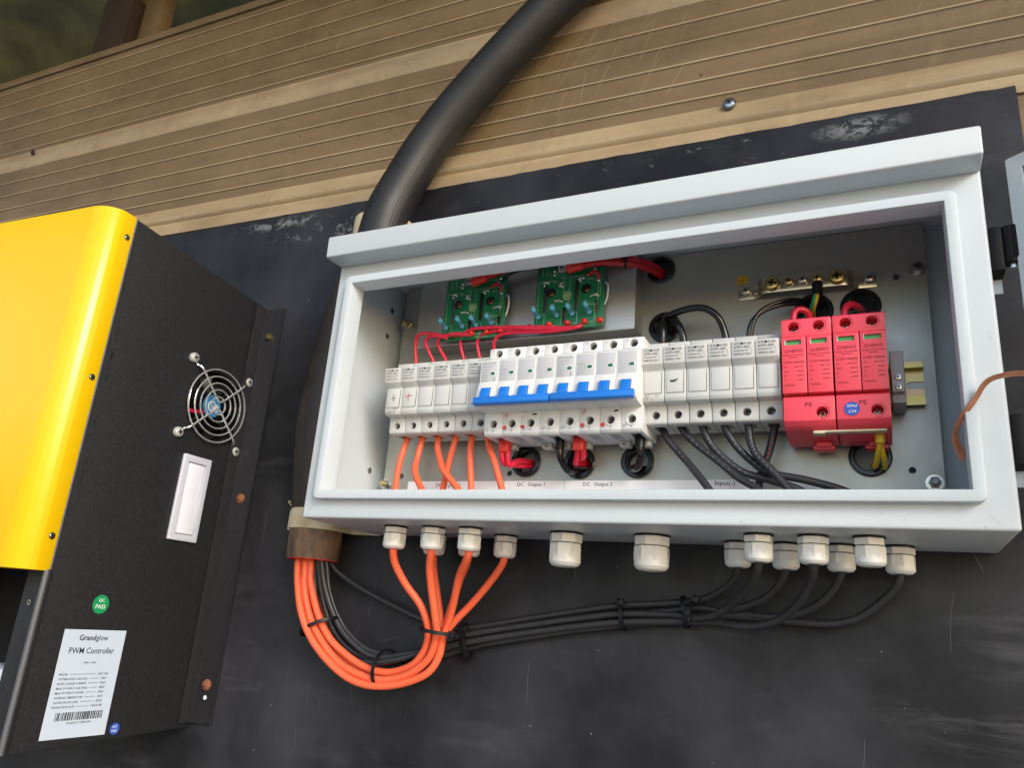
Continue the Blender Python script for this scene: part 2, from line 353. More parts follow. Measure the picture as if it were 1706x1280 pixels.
def wave_strokes(mb, n, fx, fz, d, m, lmin, lmax, wd, ang=None, seed=1):
    rnd = random.Random(seed)
    for i in range(n):
        x = rnd.uniform(*fx); z = rnd.uniform(*fz); L = rnd.uniform(lmin, lmax); a = rnd.choice(ang)+rnd.uniform(-11,11) if ang else rnd.uniform(0,180); c = rnd.uniform(-.02,.02)
        p = []; st = 7
        for k in range(st):
            p.append((x, d, z)); x += L/st*math.cos(R(a)); z += L/st*math.sin(R(a)); a += c*L*8/st + rnd.uniform(-3,3)
        mb.stroke(p, m, rnd.uniform(*wd))

# ================================================================== SETTING
g = MB(); g.box(-9000, 9000, -6000, 12000, -1450, -1400, 'earth'); tag(g.build('ground'), 'dry bare earth below the wall', None, None, 'structure')

# tarpaulin roof, sloping up outwards from behind the wall
def tarp():
    b = MB(); nx, nd = 110, 60; vs = []
    for j in range(nd+1):
        d = -520 + (1050+520)*j/nd
        for i in range(nx+1):
            x = -3200 + 5400*i/nx
            z = 1005 + .25*d + 40*noise.noise(Vector((x*.004, d*.006, 1))) + 30*abs(noise.noise(Vector((x*.013+d*.008, d*.004, 4)))) + 7*noise.noise(Vector((x*.03, d*.05, 9)))
            vs.append((x, -d, z))
    k = nx+1; b.raw(vs, [(j*k+i, j*k+i+1, (j+1)*k+i+1, (j+1)*k+i) for j in range(nd) for i in range(nx)], 'tarp')
    o = b.build('tarpaulin', None, (-600,0,900), 60)
    sd = o.modifiers.new('thick', 'SOLIDIFY'); sd.thickness = .001; return o
tag(tarp(), 'creased olive green tarpaulin roof above the wall top', 'tarpaulin')
b = MB(); b.box(-806, -722, -110, -50, 560, 1030, 'wood', 3); 
solo(b, 'wooden_post', (-764,-80,560), 'dark wooden post rising behind the top of the tan wall', 'post')
b = MB(); b.box(-716, -664, -95, -70, 560, 1015, 'clad', 2)
solo(b, 'wooden_board', (-690,-80,560), 'thin brown board standing beside the dark post above the wall', 'board')

# cladding wall
X0, X1 = -3000, 1500
wall = thing('cladding_wall', (105,0,400), 'tan ribbed cladding wall with scratched grooved boards', 'wall')
def ribs(z0, z1, lines, dk=-7, e=-6.3):
    pr = [(-25, z0), (dk, z0)]
    for z in lines: pr += [(dk, z-1.5), (e, z-.9), (e, z+.5), (dk, z+1.1)]
    pr += [(dk, z1), (-25, z1)]; return pr
def rotwall(o):                                   # the boards dip slightly to the right
    o.rotation_euler = (0, R(1.38), 0)
    return o
def board(name, z0, z1, lines, marks=(), specks=0):
    b = MB(); b.prism(ribs(z0, z1, lines), X0, X1, 'clad')
    for mk in marks: wave_strokes(b, *mk)
    rn = random.Random(11)
    for i in range(specks): b.disc((rn.uniform(-900,620), -7.0, rn.uniform(z0+2,z1-2)), (0,1,0), rn.uniform(.5,1.4), 'wood', 7, .25)
    o = rotwall(b.build(name, wall, sharp=20))
    r = MB()
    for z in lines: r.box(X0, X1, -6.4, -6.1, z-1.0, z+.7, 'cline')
    for z in lines: r.box(X0, X1, -7.3, -6.88, z-2.6, z-1.55, 'rib_shade')  # dark strip below each pale line, painting in the rib's shade
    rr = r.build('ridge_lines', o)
    return o
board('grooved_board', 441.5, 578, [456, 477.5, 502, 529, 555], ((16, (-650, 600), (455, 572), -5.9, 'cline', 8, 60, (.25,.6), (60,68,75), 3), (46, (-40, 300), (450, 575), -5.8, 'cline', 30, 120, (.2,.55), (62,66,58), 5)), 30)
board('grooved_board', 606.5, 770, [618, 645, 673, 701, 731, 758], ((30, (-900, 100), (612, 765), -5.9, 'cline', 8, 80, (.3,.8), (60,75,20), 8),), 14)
board('grooved_board', -1400, 397, [])
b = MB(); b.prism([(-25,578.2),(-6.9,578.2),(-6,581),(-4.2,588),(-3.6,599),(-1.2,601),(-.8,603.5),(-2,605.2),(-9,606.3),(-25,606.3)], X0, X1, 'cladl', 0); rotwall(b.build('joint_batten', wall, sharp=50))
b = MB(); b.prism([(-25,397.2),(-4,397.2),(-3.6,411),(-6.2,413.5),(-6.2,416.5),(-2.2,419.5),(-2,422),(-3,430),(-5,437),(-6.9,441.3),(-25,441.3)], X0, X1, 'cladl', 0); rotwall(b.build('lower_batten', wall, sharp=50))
b = MB(); b.prism([(-60,770.2),(-3,770.2),(-2,774),(-5,786),(-60,788)], X0, X1, 'clad', 0); rotwall(b.build('top_rail', wall, sharp=50))
for (x, z, m, r_) in ((352.5, 432, 'steel', 5.2), (-800,624,'wood',4)):
    b = MB(); b.lathe((x,-1.5,z), (0,1,0), [(r_*1.25,0),(r_*1.25,1)], 'dsteel', 20); phillips(b, (x,-.5,z), (0,1,0), r_, m, 2.2, rot=20)
    solo(b, 'wall_screw', (x,-1,z), 'cross-head screw in the lower tan batten above the grey enclosure' if x > 0 else 'dark bolt in the pale batten above the yellow controller', 'screw')

# black board
bd = MB(); rnd = random.Random(4)
tp = []
n = 150
for i in range(n+1):
    x = -1500 + (588+1500)*i/n; z = 397.3 - .0141*(x-105) + noise.noise(Vector((x*.09, 0, 0)))*1.2 + noise.noise(Vector((x*.4, 3, 0)))*.8; tp.append((x, z))
rt_ = [(588.5 + .3*noise.noise(Vector((0,z*.1,0)))*3, z) for z in (380, 340, 300, 200, 0, -300, -700)]
bd.prism([(-1500,-700)] + tp + rt_, -3.4, 0, 'board', 0, ax='y')
wave_strokes(bd, 22, (-100, 600), (-330, 0), .12, 'scuff', 6, 50, (.15,.4), (80,100,60,5), 21)
wave_strokes(bd, 8, (430, 640), (-330, 0), .12, 'scuff', 6, 60, (.2,.5), (-5,5,95), 22)
wave_strokes(bd, 14, (-150, 0), (-260, 380), .12, 'scuff', 8, 60, (.15,.4), (85,95), 23)
for i in range(90): bd.disc((rnd.uniform(-150,640), .02, rnd.uniform(-340,395)), (0,1,0), rnd.uniform(.2,.6), 'gink' if i%4 else 'cladl', 6, .15)
bd.disc((-120,.02,33), (0,1,0), 2.0, 'cladl', 7, .5); bd.disc((-117.5,.02,30), (0,1,0), 1.4, 'cladl', 6, .5)
board_o = tag(bd.build('backing_board', None, (0,0,0), 30), 'worn matt black backing board with scuffs fixed to the tan wall', 'board')

# ================================================================== ENCLOSURE
W, H, D = 539.85, 265.9, 117.3
enc = thing('electrical_enclosure', (W/2,0,0), 'open light grey steel enclosure with rain hood full of wiring', 'enclosure')
b = MB(); b.box(0, W, 0, D, 0, H, 'paint', 2.2, 3)
c = MB(); c.box(1.6, W-1.6, 1.6, D-1.6, 1.6, H-1.6, 'paint'); b = cut(b, c)
c = MB(); c.box(20, W-21, D-8, D+8, 20, H-41, 'paint'); b = cut(b, c)
rn = random.Random(5)
for i in range(60):
    x, z = rn.uniform(4, W-4), rn.choice((rn.uniform(2,13), rn.uniform(230,243))); b.disc((x, D, z), (0,1,0), rn.uniform(.15,.45), 'grime', 6, .05)
for p_ in ([(6,D+.05,4),(9,D+.05,9),(12,D+.05,11)], [(W-10,D+.05,3),(W-16,D+.05,9)], [(30,D+.05,232),(36,D+.05,233)], [(W-5,D+.05,120),(W-6,D+.05,128)], [(210,D+.05,6),(222,D+.05,5)]): b.stroke(p_, 'grime', .4)
b.build('enclosure_body', enc)
b = MB(); b.prism([(D-.4,H-22),(D+23.6,H-22),(D+24.3,H-1),(D+22,H-.2),(D-.4,H-.2)], .1, W-.1, 'paint', 1.6, seg=3); b.build('rain_hood', enc)
b = MB(); b.rectsweep(15.8, W-16.6, 16, H-37.1, 5, [(0,D-.5),(0,D+7.6),(.3,D+8.4),(1.1,D+8.7),(6.6,D+8.7),(7.4,D+8.4),(7.7,D+7.6),(7.7,D-11),(6.2,D-11),(6.2,D-.5)], 'paint', 6); b.build('opening_rim', enc)
# mounting plate with holes
GR = [(292.9,249,13.2,9.5),(297.5,191,14.5,10),(423.7,193.3,15.5,11),(459.5,193.7,15.5,11),(169.2,69.2,14.5,10),(222.1,67.3,14.8,10),(275.9,67.6,14.8,10),(459.8,68.4,15.5,11)]
b = MB(); b.box(12.5, 509.2, 16.4, 18, 20, 263.6, 'galv', .3, 1)
c = MB()
for x, z, ro, ri in GR: c.cyl((x,10,z), (0,1,0), ro-1.5, 16, 'galv', 32)
for x, z in ((487,217.2),(487.9,57.8),(31.1,215.5),(33.3,56.7),(152.8,58.6),(152,237)): c.cyl((x,10,z), (0,1,0), 2.6, 16, 'galv', 18)
b = cut(b, c); wave_strokes(b, 16, (290,500), (150,255), 18.12, 'alu', 8, 60, (.15,.4), (60,20,110), 31); plate = b.build('mounting_plate', enc)
for x, z, ro, ri in GR:
    g = MB(); pr = [(ri,-2.5),(ri,2.2),(ri+.8,3.2),(ro-1,3.2),(ro,2.4),(ro,0.05),(ro-1.7,0.05),(ro-1.7,-2.5),(ri,-2.5)]
    g.lathe((x,18,z), (0,1,0), pr, 'rubber', 40, cap=False)
    if z > 150: g.cyl((x,16.2,z), (0,1,0), ri+.5, .8, 'rubber', 32)  # black disc fills the hole in place of its inner darkness
    else: g.lathe((x,18,z), (0,-1,0), [(ri,0),(ri+1.5,14)], 'matte', 32, cap=False)  # matt black sleeve behind the hole paints in the shade inside
    g.build('grommet', plate)
for x, z in ((16.5,221),(502.5,222),(16,48.5),(502,48)):
    g = MB(); g.cyl((x,18,z), (0,1,0), 6.2, 1.1, 'steel', 28); g.ring((x,19.1,z), (0,1,0), 3.6, 5.2, 1.0, 'steel', 24)
    g.lathe((x,20.1,z), (0,1,0), [(4.3,0),(4.3,2.9),(3.9,3.4)], 'dsteel' if z < 100 and x > 100 else 'steel', 6); g.lathe((x,23.4,z), (0,1,0), [(2.7,0),(2.7,2.6),(2.2,3.2)], 'brass' if x < 100 else 'dsteel', 20); g.build('plate_nut', plate)
# extra brass stud beside the upper left nut
g = MB(); g.lathe((25,18,218.5), (0,1,0), [(2.4,0),(2.4,5),(3.4,5.2),(3.4,8),(2.6,8.6)], 'brass', 14); g.build('brass_stud', plate)
# paper strip labels
g = MB(); g.box(42, 372, 18.05, 18.3, 36, 51.3, 'paper')
T = .42
for body, cx, wd in (('DC  Input(+)', 84, 26), ('DC   Output 1', 177.5, 30), ('DC   Output 2', 243.5, 29), ('Input(-)', 352, 17)): pass
g.text('DC  Input(+)', (88,18.4,44.8), 'ink', 27, align='c'); g.text('DC   Output 1', (175.5,18.4,45.3), 'ink', 27.5, align='c')
g.text('DC   Output 2', (240,18.4,45.4), 'ink', 27, align='c'); g.text('Input(-)', (350,18.4,45.5), 'ink', 16, align='c')
for x in (148, 208.5): g.box(x, x+.35, 18.3, 18.4, 36, 51.3, 'gink')
g.build('paper_strip', plate)
g = MB(); g.disc((366,18.05,229.6), (0,1,0), 5.1, 'ysticker', 32, .15); g.ring((366,18.2,229.6), (0,1,0), 4.0, 4.3, .06, 'ink', 28)
g.box(365.8,366.2,18.2,18.3,229.6,232.6,'ink'); 
for k, hw in ((0,2.6),(1,1.7),(2,.8)): g.box(366-hw,366+hw,18.2,18.3,229.2-k*1.1,229.6-k*1.1,'ink')
g.build('earth_sticker', plate)
# rivets on the side wall
for d_, z in ((19.4,235.2),(22.1,205),(21.8,60.5)):
    g = MB(); g.ring((1.6,d_+8,z), (1,0,0), 1.6, 3.0, .9, 'steel', 20); g.disc((1.6,d_+8,z),(1,0,0),1.7,'dsteel',16,.3); g.build('wall_rivet', enc)
# cable glands
def gland(x, d, sz=1.0, big=False, name='cable_gland'):
    g = MB(); r = 11.2*sz; h1 = 6.3 if not big else 8.5; rot = random.random()
    g.cyl((x,d,-.6), (0,0,-1), r*1.0, .9, 'black', 28)
    g.lathe((x,d,-1.4), (0,0,-1), [(r*.93,0),(r*1.0,.5),(r*1.0,h1-1.6),(r*.93,h1-1.2)], 'nylon', 6 if not big else 8, rot=rot)
    o = g.build(name, enc)
    g = MB(); g.cyl((x,d,-h1-.1), (0,0,-1), r*.84, 1.0, 'black', 24)
    hb = 13.2 if not big else 18.5
    g.lathe((x,d,-h1-.7), (0,0,-1), [(r*.93,0),(r*.98,.6),(r*.98,hb*.58),(r*.93,hb*.66)], 'nylon', 8, rot=rot+.3)
    ri = 3.6 if not big else 6.5
    g.lathe((x,d,-h1-.7), (0,0,-1), [(r*.90,hb*.3),(r*.955,hb*.62),(r*.94,hb*.82),(r*.82,hb*.94),(r*.66,hb*1.0),(ri,hb*1.0),(ri,hb*.6)], 'nylon', 28, cap=False)
    g.cyl((x,d,-h1-hb*.72), (0,0,-1), ri, .5, 'matte', 20)
    g.build('dome_nut', o)
for x, d in ((73,76),(112.5,77),(149,77),(87,30),(124,30),(160,30),(384.3,79),(420.7,79),(456.6,79),(362,31),(397.3,30),(436,30),(475,30)): gland(x, d, .93)
gland(229.5, 60, 1.22, True); gland(300.5, 57, 1.27, True)
# hinges and open door
for z0 in (176, 46):
    g = MB(); g.box(W+.2, W+8.5, 96, 115, z0-6, z0+27, 'hinge', 2); o = g.build('hinge', enc)
    g = MB(); g.lathe((W+13,112,z0-1), (0,0,1), [(4.6,0),(5,.5),(5,26.5),(4.6,27)], 'hinge', 20); g.lathe((W+13,112,z0-4), (0,0,1), [(2.2,0),(2.2,3)], 'chrome', 14); g.build('hinge_barrel', o)
    g = MB(); g.box(W+1, W+7, 101, 102.5, z0-17, z0-7, 'paint', .3); g.build('hinge_plate', o)
    g = MB(); q = MB(); g.prism([(W+13,107),(W+26,114),(W+24,121),(W+12,117)], z0+1, z0+26, 'hinge', 1.5, ax='z'); g.build('door_leaf', o)
ca, sa = math.cos(R(37)), math.sin(R(37)); dx0, dd0 = 554, 117
def DP(a, t): return (dx0 + a*ca + t*sa, dd0 + a*sa - t*ca)      # a along the door, t away from the viewer
DZ0, DZ1 = 9, 250.7
g = MB()
def doorbox(mb, a0, a1, t0, t1, z0, z1, m, bev):
    pr = [DP(a0,t0), DP(a1,t0), DP(a1,t1), DP(a0,t1)]; mb.prism(pr, z0, z1, m, bev, ax='z')
g1 = MB(); doorbox(g1, 0, 505, 0, 17, DZ0, DZ1, 'paint', 1.6)
c = MB(); doorbox(c, 1.6, 503.4, 1.5, 15.5, DZ0+1.6, DZ1-1.6, 'paint', 0); g1 = cut(g1, c)
c = MB(); doorbox(c, 10.5, 494.5, -3, 7, DZ0+10.5, DZ1-10.5, 'paint', 0); g1 = cut(g1, c)
door = g1.build('door', enc)

# ================================================================== ON THE PLATE
# DIN rail
RZ = 124.0
rail = thing('mounting_rail', (270,18,RZ), 'yellow zinc plated mounting rail behind the row of modules', 'rail')
b = MB(); b.prism([(18.1,RZ-12.5),(19.1,RZ-12.5),(19.1,RZ+12.5),(18.1,RZ+12.5)], 36, 500.5, 'zinc')
b.prism([(19.1,RZ-12.5),(25.6,RZ-12.5),(25.6,RZ-17.5),(24.6,RZ-17.5),(24.6,RZ-13.5),(19.1,RZ-13.5)], 36, 500.5, 'zinc', .1)
b.prism([(19.1,RZ+12.5),(25.6,RZ+12.5),(25.6,RZ+17.5),(24.6,RZ+17.5),(24.6,RZ+13.5),(19.1,RZ+13.5)], 36, 500.5, 'zinc', .1)
c = MB(); c.box(488,520,10,30,RZ-3,RZ+3,'zinc',2.5); b = cut(b, c)
b.build('rail_strip', rail, sharp=20)
g = MB(); g.box(477.2, 486.5, 22, 52, RZ-23, RZ+18, 'grail', 1); g.box(477.6, 485.8, 52, 58, RZ-16, RZ-1, 'grail', .6)
ec = g.build('end_clamp', rail)
for z in (RZ-5, RZ-12.5):
    g = MB(); phillips(g, (481.8,57.9,z), (0,1,0), 2.6, 'steel', 1.2); g.build('clamp_screw', ec)

# fuse holders
FP = [(26,89),(60,88.7),(61.5,90),(62.8,104.2),(71.5,105),(73,108),(73.4,131),(78.8,135),(80.8,148),(79.9,149.2),(62,149.6),(60.8,151),(60.4,160),(26,160)]
def fuse_holder(x0, label, group):
    cx = x0+9
    t = thing('fuse_holder', (cx,26,89), label, 'fuse holder', group)
    b = MB(); b.prism(FP, x0+.2, x0+17.8, 'fuseg', .7)
    c = MB(); c.cyl((cx,54,96.2), (0,1,0), 3.3, 20, 'matte', 24); c.box(x0+4.5, x0+13.5, 38, 52, 80, 94, 'matte')
    b = cut(b, c); b.build('holder_body', t, sharp=35)
    b = MB(); phillips(b, (cx,56,96.2), (0,1,0), 2.9, 'dsteel', 2.2, rot=35); b.build('terminal_screw', t)
    b = MB()                                                    # fuse drawer panel with its gap lines
    b.prism([(73.05,111.8),(73.55,112),(73.75,129.6),(73.25,129.8)], x0+2.0, x0+15.6, 'fuseg', .08)
    b.box(x0+15.75, x0+16.05, 72, 73.5, 111.3, 129.6, 'ink'); b.box(x0+1.7, x0+15.8, 72, 73.25, 111.3, 111.6, 'gink'); b.box(x0+1.75,x0+1.95,72,73.3,111.6,129.6,'gink'); b.build('fuse_drawer', t)
    b = MB(); P = lambda z: 78.8 + (z-135)*(1.8/12.4) + .2
    for body, z, wd, h in (('ATE●FUSE', 145.4, 13.4, 1.9), ('ATPV-30D', 142.6, 12.0, 1.9), ('10×38 DC PV', 140.1, 10.8, 1.25), ('1000Vdc 32A', 137.4, 12.2, 1.35)):
        b.text(body, (x0+2.2, P(z), z), 'ink', wd, h, upv=(0,.145,1))
    b.stroke([(x0+14.6,P(142.6)+.05,142.6),(x0+15.8,P(140)+.05,140)], 'ink', .5); b.stroke([(x0+15.3,P(139)+.05,139),(x0+15.6,P(137.5)+.05,137.5)], 'ink', .4)
    b.box(x0+9, x0+11.5, 60.6, 60.95, 154.4, 154.7, 'ink')
    b.build('printing', t, sharp=60)
    return t
FX = 42.04
posL = ['leftmost pale fuse holder with handwritten black cross above a scrawl', 'pale fuse holder with a handwritten red cross on its front', 'third blank pale fuse holder from the left above the orange wires', 'fourth pale fuse holder from the left with crossing orange wire below', 'fifth pale fuse holder from the left, last one clear of the breaker', 'pale fuse holder half hidden behind the blue-handled breaker']
posR = ['pale fuse holder marked N1 and a dash beside the right breaker', 'pale fuse holder with a thick handwritten black dash on its front', 'blank pale fuse holder third from the right breaker', 'blank pale fuse holder under the end of the arching black cable', 'blank pale fuse holder where the twin thin black wires enter', 'blank pale fuse holder touching the red surge protector']
f0 = fuse_holder(FX, posL[0], 'fuse holders on the mounting rail')
for i in range(1, 6): dup(f0, 18*i, 0, posL[i])
for i in range(6):
    dup(f0, 18*(14+i), 0, posR[i])
def find_fuse(label): return [o for o in bpy.data.objects if o.get('label') == label][0]
def marks(label, mb, name='handwriting'):
    t = find_fuse(label); loc = t.location/S; o = mb.build(name, None, (loc.x, -loc.y, loc.z)); o.location = (0,0,0); o.parent = t; return o
m = MB(); x = FX
m.stroke([(x+8.8,74.1,124.6),(x+9.8,74.1,117.6)],'ink',1.1); m.stroke([(x+7.3,74.1,120.4),(x+11.8,74.1,121.6)],'ink',1.1)
m.stroke([(x+4.6,74.1,110.4),(x+2.4,74.1,105.8),(x+8,74.1,107.6)],'ink',.7); m.stroke([(x+9.6,74.1,111.2),(x+6.8,74.1,105.4)],'ink',.8); m.stroke([(x+12,74.1,111.6),(x+11.2,74.1,105.6)],'ink',1.3); m.stroke([(x+14,74.1,112),(x+13.6,74.1,108.4)],'ink',.6); m.stroke([(x+12.8,74.1,110.3),(x+15.6,74.1,110.6)],'ink',.6)
marks(posL[0], m)
m = MB(); x = FX+18
m.stroke([(x+7.5,74.1,125),(x+8.1,74.1,117)],'rink',1.1); m.stroke([(x+4,74.1,121.6),(x+12,74.1,122.8)],'rink',1.1); m.stroke([(x+5,74.1,119.5),(x+10,74.1,123.4)],'rink',.6); marks(posL[1], m)
m = MB(); x = FX+18*14
for q in ([(0,0),(1.2,5)],[(1.2,5),(2.6,.8)],[(2.6,.8),(4.0,5.4)],[(5.4,-1),(6,1.8)],[(8.2,3.2),(12.2,4.2)]): m.stroke([(x+2.2+a,74.1,106+c_) for a, c_ in q], 'ink', .85)
marks(posR[0], m)
m = MB(); x = FX+18*15; m.stroke([(x+4.8,74.1,122),(x+6.5,74.1,121.2),(x+9,74.1,121.6),(x+11.3,74.1,123.2)],'ink',1.6); marks(posR[1], m)

# breakers
BP = [(26,81.5),(70,81),(72,83.2),(72.8,101.5),(87,102),(91,105),(92.2,112),(91,118.5),(88.6,126),(88.6,144.6),(87.6,146.2),(75.5,151.2),(73.6,152.2),(73.4,162.3),(26,162.5)]
def breaker(x0, label):
    t = thing('circuit_breaker', (x0+36,26,81), label, 'circuit breaker', 'four-pole breakers side by side on the rail')
    body = MB()
    for k in range(4):
        xa = x0+18*k
        b = MB(); b.prism(BP, xa+(.15 if k == 0 else .06), xa+(17.85 if k == 3 else 17.94), 'white', .45)
        c = MB()
        for z in (91.2, 157): c.cyl((xa+9.2,64,z), (0,1,0), 3.5, 20, 'matte', 24)
        c.box(xa+4.5, xa+14, 40, 64, 75, 86, 'matte'); c.box(xa+5.2, xa+13.6, 82, 100, 104.8, 119.2, 'white')
        b = cut(b, c); off = len(body.v); body.v += b.v
        for f, mi_ in zip(b.f, b.m): body.f.append(tuple(off+i for i in f)); body.m.append(body.mi(b.slots[mi_])); body.rc = False
    body.build('breaker_body', t, sharp=35)
    for k in range(4):
        xa = x0+18*k
        for z, s_ in ((91.2,1),(157,-1)):
            b = MB(); phillips(b, (xa+9.2,66.2,z), (0,1,0), 2.9, 'dsteel', 2.2, rot=20+13*k)
            b.torus((xa+9.2,72.7 if s_ > 0 else 73.3,z), (0,1,0), 4.4, .8, 'white', 32, 8, .55); b.build('terminal_screw', t)
        b = MB(); b.prism([(88.5,123.5),(88.75,123.6),(88.75,144.4),(88.5,144.6)], xa+1.3, xa+16.9, 'label', .05); pn = b.build('front_label', t)
        b = MB(); b.torus((xa+12.6,88.8,133.2), (0,1,0), 2.4, .35, 'white', 24, 6); b.box(xa+10.6, xa+14.6, 88.5, 89.05, 132, 134.4, 'green', .25)
        if k == 0:
            b2 = MB(); b2.text('JAUCE', (xa+2, 88.85, 141.6), 'gink', 12.5, 2.2, upv=(0,0,1)); b2.text('JCB4-63DC', (xa+2, 88.85, 139), 'gink', 10.5, 1.4)
            for j, s_ in enumerate(('DC1000V', 'C63 Icu', '6000A', 'IEC60947', '50/60Hz')): b2.text(s_, (xa+1.8, 88.85, 136.4-2.5*j), 'gink', 6.2, 1.1)
            b2.box(xa+14,xa+14.4,88.7,88.9,126,129.6,'ink'); b2.build('printing', t)
        if k == 1:
            b2 = MB()
            for j in range(4): b2.box(xa+2.2+1.9*j, xa+2.4+1.9*j, 88.7, 88.85, 129.6, 136.4, 'gink')
            b2.box(xa+1.8,xa+8.4,88.7,88.85,136.3,136.6,'gink'); b2.text('1 3 5 7', (xa+1.8,88.85,127), 'gink', 6.4, 1.3); b2.build('printing', t)
        b.build('indicator_window', t)
        if k != 0:
            b = MB(); b.box(xa+.8, xa+17, 84, 85.9, 146.9, 147.15, 'gink'); b.build('label_line', t)
        # arch round the handle slot
        b = MB(); b.prism([(90,104),(93.2,104.5),(93.6,112),(92.2,119),(90.4,121),(88.4,121)], xa+3.7, xa+5.1, 'white', .3); b.prism([(90,104),(93.2,104.5),(93.6,112),(92.2,119),(90.4,121),(88.4,121)], xa+13.7, xa+15.1, 'white', .3)
        b.prism([(88.4,119.4),(91.8,119.3),(90.6,121.3),(88.3,121.5)], xa+4.6, xa+14.2, 'white', .3); b.build('handle_surround', t)
        b = MB(); b.ring((xa+3.1,72.6 if k else 72.6,86.2), (0,1,0), 1.0, 1.25, .25, 'gink', 18); b.ring((xa+3.1,73.4,160), (0,1,0), 1.0, 1.25, .12, 'gink', 18); b.box(xa+9.1,xa+9.4,72,72.55,84.4,86.2,'gink'); b.build('terminal_marks', t)
    b = MB()
    for k in range(4):
        xa = x0+18*k; b.prism([(82,106),(96,106),(97,110.5),(94.5,118.6),(88,118.4),(82,116)], xa+5.5, xa+13.3, 'blue', .5)
        for j in range(3): b.box(xa+6, xa+12.8, 94+.2*(2-j), 95.4+.5*(2-j)-.2, 112.2+1.8*j, 112.8+1.8*j, 'blue', .1)
    b.prism([(92.6,102.3),(97.5,102.3),(98.8,103.6),(98.8,107.8),(97.8,109.4),(93.5,109.4)], x0+.5, x0+71.3, 'blue', .6)
    b.build('toggle_bar', t)
    for k in (0, 2, 3):
        b = MB(); b.box(x0+18*k+7, x0+18*k+16, 30, 40, 76.5, 81, 'grail' if 0 else 'fuseg', .5); b.box(x0+18*k+9.5, x0+18*k+13.5, 34, 40.3, 77.3, 79.6, 'gink', .2); b.build('rail_latch', t)
    return t
BX = FX+.45+108
tb1 = breaker(BX, 'left four-pole white breaker with blue bar partly covering a fuse holder')
tb2 = dup(tb1, 72, 0, 'right four-pole white breaker with blue bar beside the N1 fuse holder')
def bmarks(t, x0, plus, dash, dots):
    m = MB(); dd = 73.25
    for cx, cz in plus: m.stroke([(x0+cx,dd,cz-2.4),(x0+cx+.2,dd,cz+2.3)],'rink',1.1); m.stroke([(x0+cx-2.4,dd,cz-.4),(x0+cx+2.6,dd,cz+.3)],'rink',1.1)
    for cx, cz in dash: m.stroke([(x0+cx-2.3,dd,cz-.3),(x0+cx,dd,cz),(x0+cx+2.4,dd,cz+.1)],'ink',1.6)
    for cx, cz, r_ in dots: m.disc((x0+cx,dd-.6,cz), (0,1,0), r_, 'rink', 12, .5)
    loc = t.location/S; o = m.build('handwriting', None, (loc.x,-loc.y,loc.z)); o.location = (0,0,0); o.parent = t
bmarks(tb1, BX, [(21.3,98.6)], [(48.5,98.9)], [(20.5,88,1.6),(38.2,88,1.4),(36.8,88.4,1.0)])
bmarks(tb2, BX+72, [(21.8,99)], [(50,98.8)], [(20.6,87.6,1.7),(38.5,87.4,1.7)])

